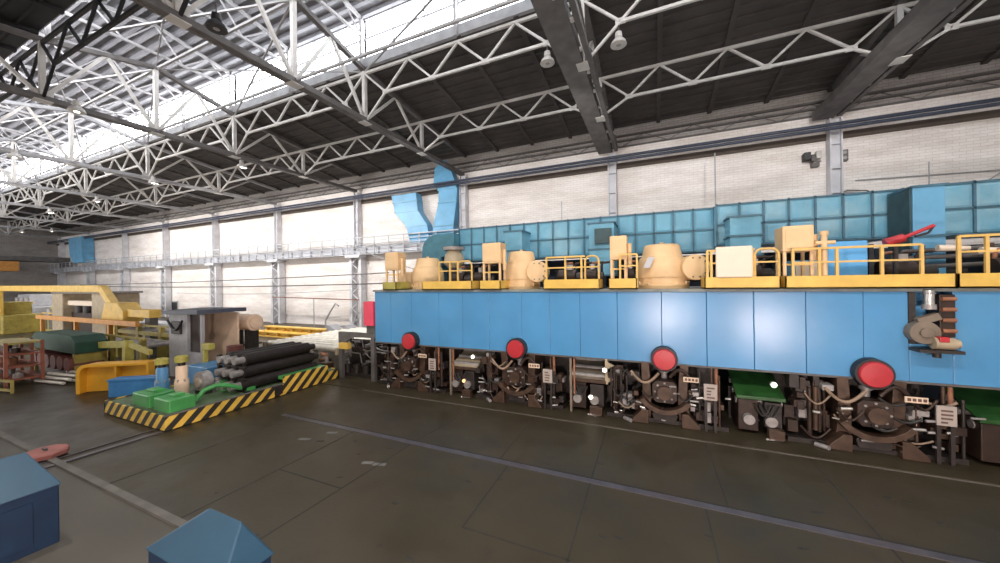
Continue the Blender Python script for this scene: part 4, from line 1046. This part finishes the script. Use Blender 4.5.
# yellow-green conveyor frames
def conveyor(x0, x1, y, z0, z1, lab, ma='conveyor_yellow', legs=4):
    t = thing('conveyor_frame', lab, 'conveyor', ((x0+x1)/2, y, 0), 'conveyor frames left of the car')
    for yy in (y, y+1.3): M().box(x0, x1, yy-.08, yy+.08, z0, z0+.2).build('side_rail', ma, t)
    M().bar((x0, y, z1), (x1, y, z1), .1).build('top_rail', ma, t)
    for i in range(legs):
        x = x0+.3+(x1-x0-.6)*i/(legs-1)
        M().box(x-.14, x+.14, y-.1, y+.1, 0, z1).build('leg', ma, t)
        M().box(x-.1, x+.1, y+1.2, y+1.4, 0, z0).build('leg', ma, t)
    for i in range(8):
        x = x0+(x1-x0)*(i+.5)/8; M().cyl((x, y, z0+.15), (x, y+1.3, z0+.15), .1, n=10).build('roller', 'grey_part', t)
conveyor(-28, -22.5, 8.4, 1.3, 1.85, 'yellow green conveyor frame beyond the guard barrier, front one')
conveyor(-31., -22.6, 10.2, 1.55, 2.1, 'yellow green conveyor frame beyond the guard barrier, rear one')
t = thing('yellow_strut', 'bright yellow splayed bracket rising over the guard barrier', 'bracket', (-21.8, 7.9, 0))
M().bar((-22.4, 7.7, 0), (-22.2, 7.7, 1.9), .3).build('post', 'olive', t); M().bar((-25.0, 7.7, 1.55), (-22.2, 7.7, 1.75), .22, .3).build('arm', 'olive', t); M().bar((-22.2, 7.7, 1.75), (-20.2, 7.7, 1.5), .14, .2).build('arm', 'olive', t)
# yellow gantry with sloped leg
t = thing('gantry_beam', 'long yellow overhead beam ending in a sloped leg and block, upper left', 'gantry', (-45, 11, 0))
M().bar((-60, 11, 4.42), (-35.3, 11, 4.27), .45, .5).build('beam', 'yellow', t, .04)
M().bar((-35.3, 11, 4.3), (-33.2, 11, 2.8), .42, .5).build('sloped_leg', 'yellow', t, .04)
M().prism([(-34.2, 2.1), (-31., 2.1), (-31, 2.8), (-31.8, 3.35), (-33.6, 3.35)], 'y', 10.5, 11.5).build('block', 'yellow', t, .05)
M().box(-31, -28.2, 10.7, 11.3, 2.45, 2.95).build('nose', 'yellow', t, .04)
for x in (-33, -58): M().box(x-.25, x+.25, 10.7, 11.3, 0, 2.3 if x > -40 else 4.3).build('leg', 'yellow', t)
M().box(-29., -28.4, 10.8, 11.2, 0, 2.5).build('leg', 'dark_steel', t)
t = thing('beige_press', 'beige machine with two thick columns beneath the yellow overhead beam', 'machine', (-42, 12.6, 0))
for a, b in ((-47.4, -45.2), (-39.6, -37.2)): M().box(a, b, 11.7, 13.6, 0, 3.9).build('column', 'beige_machine', t, .08)
M().box(-45.2, -39.6, 12, 13.4, 2.9, 3.3).build('crosshead', 'cream', t, .04)
M().box(-47.6, -37., 11.7, 13.7, 3.9, 4.05).build('top_plate', 'grey_part', t)
M().box(-45.2, -39.6, 12.2, 13.4, .3, 2.3).build('bed', 'brown_iron', t, .05)
for x in (-44, -42.4, -40.8): M().cyl((x, 12.4, 2.3), (x, 12.4, 2.9), .35).build('ram', 'dark_iron', t)
t = thing('orange_girder', 'long thin orange girder running below the yellow beam block', 'girder', (-35, 10.2, 0))
M().box(-43, -27.5, 9.83, 10.03, 2.05, 2.35).build('beam', 'orange_paint', t, .02)
for x in (-42, -36, -31): M().box(x-.12, x+.12, 9.83, 10.03, 0, 2.05).build('leg', 'orange_paint', t)
t = thing('grey_platform', 'pale grey work platform beneath the orange girder', 'platform', (-31.5, 11.6, 0))
M().box(-36.9, -25.5, 11.9, 13.1, 1.72, 1.9).build('deck', 'girder_grey', t)
for x in (-36.5, -32, -27): M().box(x-.12, x+.12, 12, 12.2, 0, 1.72).build('leg', 'grey_part', t)
t = thing('green_hood_machine', 'machine with a dark green hood over dark red rollers at the left', 'machine', (-28, 7.4, 0))
M().prism([(-30.8, 1.2), (-25.2, 1.2), (-25.2, 1.75), (-25.7, 2.05), (-30.3, 2.05), (-30.8, 1.75)], 'y', 6.9, 8.0).build('hood', 'tarp_green', t, .03)
for i in range(6):
    x = -29.9+.85*i; M().cyl((x, 6.75, .7), (x, 7.9, .7), .36, n=18).build('roller', 'brown_red', t)
M().box(-30.6, -25.3, 7.0, 7.9, 0, .35).build('bed', 'brown_iron', t)
for x in (-30.5, -25.4): M().box(x-.1, x+.1, 6.9, 8, 0, 1.2).build('post', 'conveyor_yellow', t)
t = thing('red_rack', 'rusty orange storage rack at the left edge', 'rack', (-27, 5.5, 0))
for x in (-28.6, -27.2, -25.9):
    for y in (5.1, 6.1): M().bar((x, y, 0), (x, y, 2.0), .1).build('upright', 'rack_red', t)
for z in (.3, .85, 1.4, 1.9): M().box(-28.6, -25.9, 5.05, 6.15, z, z+.07).build('shelf', 'rack_red' if z < 1.8 else 'conveyor_yellow', t)
r = random.Random(3)
for i in range(7):
    x = -28.4+.36*i; z = [.37, .92, 1.47][i % 3]; h = r.uniform(.2, .36)
    t = thing('stored_part', ['round metal blank', 'squat iron collar', 'short rusty sleeve', 'dark iron bush', 'small grey flange', 'ribbed brown hub', 'plain steel ring'][i]+' stored on the rusty rack, '+['lowest', 'second', 'third'][i % 3]+' shelf', 'machine part', (x, 5.5, z), 'parts on the rusty rack')
    M().lathe(x, 5.5, [(.15, z), (.15, z+h), (.1, z+h)], 14).build('shell', ['grey_part', 'rust', 'brown_iron'][i % 3], t); M().cyl((x, 5.5, z+h), (x, 5.5, z+h+.06), .08).build('boss', 'grey_part', t)
for i in range(6):
    x = -25.2+.12*i
    o = M().cyl((x-1.1, 6.0+.16*i, .1+.14*(i % 3)), (x+.9, 6.3+.16*i, .1+.14*(i % 3)), .07, n=12).build('pale_pipe', 'pale_roller')
    tag(o, 'pale pipe in the loose heap beside the rusty rack', 'pipe', 'pale pipes in a heap by the rack')
t = thing('low_railing', 'low olive yellow railing on the floor before the rusty rack', 'railing', (-26, 4.9, 0))
for z in (.12, .5): M().bar((-31, 3.75, z), (-24.6, 5.0, z), .09).build('rail', 'conveyor_yellow', t)
for i in range(6): M().bar((-31+1.28*i, 3.75+.25*i, 0), (-31+1.28*i, 3.75+.25*i, .55), .08).build('post', 'conveyor_yellow', t)
# more machinery bulk far left
r = random.Random(15)
names = ['olive machine hall unit with a stepped top', 'beige machine unit with a stepped top', 'grey machine unit with a stepped top', 'yellowish machine unit with a stepped top']
for i, (x, y, w, h, ma) in enumerate(((-52, 14, 6, 2.6, 'olive'), (-60, 12, 7, 3.0, 'conveyor_yellow'), (-70, 16, 8, 3.6, 'booth_grey'), (-58, 18.5, 9, 2.8, 'conveyor_yellow'))):
    t = thing('line_machine', ['olive machine unit with a stepped top, nearest', 'dull yellow machine unit beside the overhead beam', 'grey machine unit with a stepped top', 'dull yellow machine unit near the back wall'][i]+' far down the hall at the left', 'machine', (x, y, 0), 'machines far down the hall')
    M().box(x-w/2, x+w/2, y-1, y+1.4, 0, h*.6).build('base', ma, t, .06)
    M().box(x-w*.3, x+w*.2, y-.8, y+1.2, h*.6, h).build('tower', ma, t, .06)
    for j in range(4): M().box(x-w*.45+w*.23*j, x-w*.45+w*.23*j+w*.15, y-1.05, y-1, .4, h*.5).build('panel', r.choice(['dark_steel', 'cream', 'brown_iron']), t)
    M().bar((x-w/2, y-1, h*.75), (x+w/2, y-1, h*.75), .1).build('rail', 'yellow', t)
    for j in range(3): M().cyl((x-w*.25+w*.2*j, y-.9, h*.6), (x-w*.25+w*.2*j, y-.9, h*.9), .2).build('cylinder', 'grey_part', t)
# distant bridge crane
t = thing('bridge_crane', 'distant bridge crane with rust orange cabin at the far end of the hall', 'crane', (-98, 12, 7.2))
for a, b in ((-99, -97.6), (-96.8, -95.4)): M().box(a, b, -4, 25.75, 8.9, 9.7).build('girder', 'dark_steel', t, .05)
M().box(-99.3, -95, 25.45, 25.85, 8.07, 8.9).build('end_carriage', 'dark_steel', t)
M().box(-98.8, -95.6, 16.5, 20.3, 7.2, 8.8).build('cabin', 'orange_paint', t, .05)
M().box(-98.5, -96, 12, 15, 9.7, 10.4).build('trolley', 'dark_steel', t)

# ------------------------------------------------------------------ foreground blue huts and red lids
def hip(m, x0, x1, y0, y1, z0, z1, rx0, rx1, ry):
    return m.add([(x0,y0,z0),(x1,y0,z0),(x1,y1,z0),(x0,y1,z0),(rx0,ry,z1),(rx1,ry,z1)], [(0,1,5,4),(1,2,5),(2,3,4,5),(3,0,4),(3,2,1,0)])
t = thing('blue_hood', 'blue hip roofed machine hood at the bottom edge, right of the corner hood', 'hood', (-5.25, 2.5, 0))
hip(M(), -6.08, -4.42, 2.22, 2.85, 1.0, 1.58, -5.2, -4.55, 2.53).build('roof', 'hut_blue', t, .02)
M().box(-6.05, -4.45, 2.25, 2.82, 0, 1.0).build('body', 'hut_dark', t, .02)
M().box(-4.47, -4.43, 2.42, 2.5, 1.02, 1.12).build('latch', 'black_steel', t)
t = thing('blue_hood', 'dark blue hip roofed machine hood at the lower left corner', 'hood', (-10.1, 1.7, 0))
x0, x1, y0, y1 = -10.75, -9.42, .9, 2.42
M().add([(x0,y0,1.),(x1,y0,1.),(x1,y1,1.),(x0,y1,1.),(-10.05,y0+.3,1.55),(-10.05,y1-.25,1.55)], [(0,1,4),(1,2,5,4),(2,3,5),(3,0,4,5),(3,2,1,0)]).build('roof', 'hut_blue', t, .02)
M().box(x0+.03, x1-.03, y0+.03, y1-.03, 0, 1.0).build('body', 'hut_dark', t, .02)
M().box(x1-.03, x1-.01, 1.2, 2.1, .15, .85).build('door', 'hut_dark', t)
for i, (x, y, z) in enumerate(((-14.45, 3.42, .06), (-15.4, 2.45, .012))):
    t = thing('inspection_hatch', ['dull red octagonal hatch on the pale floor behind the corner hood', 'dull red octagonal hatch at the left edge of the pale floor'][i], 'hatch', (x, y, z))
    M().lathe(x, y, [(.42, z), (.42, z+.1), (.38, z+.14)], 8).build('cover', 'lid_red', t); M().bar((x-.1, y, z+.17), (x+.1, y, z+.17), .05).build('handle', 'dark_steel', t)

# ------------------------------------------------------------------ light
w = bpy.data.worlds.new('World'); S.world = w; w.use_nodes = True
w.node_tree.nodes['Background'].inputs[0].default_value = (1., .95, .90, 1); w.node_tree.nodes['Background'].inputs[1].default_value = .5
def area(name, loc, rot, sx, sy, e, col=(1, 1, 1)):
    l = bpy.data.lights.new(name, 'AREA'); l.shape = 'RECTANGLE'; l.size = sx; l.size_y = sy; l.energy = e; l.color = col
    o = bpy.data.objects.new(name, l); C.objects.link(o); o.location = loc; o.rotation_euler = rot; return o

area('left_wall_fill', (-52, -5.5, 6), (math.radians(90), 0, 0), 38, 10, 5000, (1., .97, .95))  # added fill light to brighten the left wall; no gate stands here
for lx, lz in ((.75, 1.7), (6.7, 1.3)):  # assumed unseen lights without fixtures, added for hot spots on the glossy blue beam
    l = bpy.data.lights.new('assumed_hotspot_light', 'POINT'); l.energy = 3200; l.shadow_soft_size = .45; l.color = (1., .82, .76)
    o = bpy.data.objects.new('assumed_hotspot_light', l); C.objects.link(o); o.location = (lx, -4.8, lz)

for lx, ly, le in [(a, b, 6000) for a, b in WALL_LAMPS]+[(-15, 15.6, 2200), (-3.6, 15.2, 1700), (8, 15.6, 1700)]:  # left ones sit at hanging lamps; right three are added wall fill
    l = bpy.data.lights.new('wall_lamp_and_fill', 'SPOT'); l.energy = le; l.shadow_soft_size = .16; l.color = (1., .96, .92); l.spot_size = math.radians(140); l.spot_blend = .6
    o = bpy.data.objects.new('wall_lamp_and_fill', l); C.objects.link(o); o.location = (lx, ly, 12.93); o.rotation_euler = (math.radians(42), 0, 0)
for lx in (-12, -5.5, 1, 7.5):  # unseen spots without fixtures, added to light mill and wall from the front
    l = bpy.data.lights.new('front_fill_spot', 'SPOT'); l.energy = 1700; l.shadow_soft_size = .4; l.color = (1., .93, .86); l.spot_size = math.radians(125); l.spot_blend = .4
    o = bpy.data.objects.new('front_fill_spot', l); C.objects.link(o); o.location = (lx, 1.5, 12.6); o.rotation_euler = (math.radians(26), 0, 0)

# ------------------------------------------------------------------ camera
cd = bpy.data.cameras.new('Camera'); cam = bpy.data.objects.new('Camera', cd); C.objects.link(cam)
cd.sensor_fit = 'HORIZONTAL'; cd.sensor_width = 36; cd.lens = 347.5/1000*36; cd.clip_start = .05; cd.clip_end = 400
yaw, roll = math.radians(23.9), math.radians(.79)
F = Vector((-math.sin(yaw), math.cos(yaw), 0)); R = Vector((math.cos(yaw), math.sin(yaw), 0)); U = Vector((0, 0, 1))
cx = R*math.cos(roll)-U*math.sin(roll); cy = R*math.sin(roll)+U*math.cos(roll)
rot = Matrix((cx, cy, -F)).transposed()
cam.matrix_world = Matrix.Translation((0, 0, 4.4)) @ rot.to_4x4()
S.camera = cam
vs = S.view_settings; vs.view_transform = 'Standard'; vs.look = 'None'; vs.exposure = 0; vs.gamma = 1; vs.use_curve_mapping = False
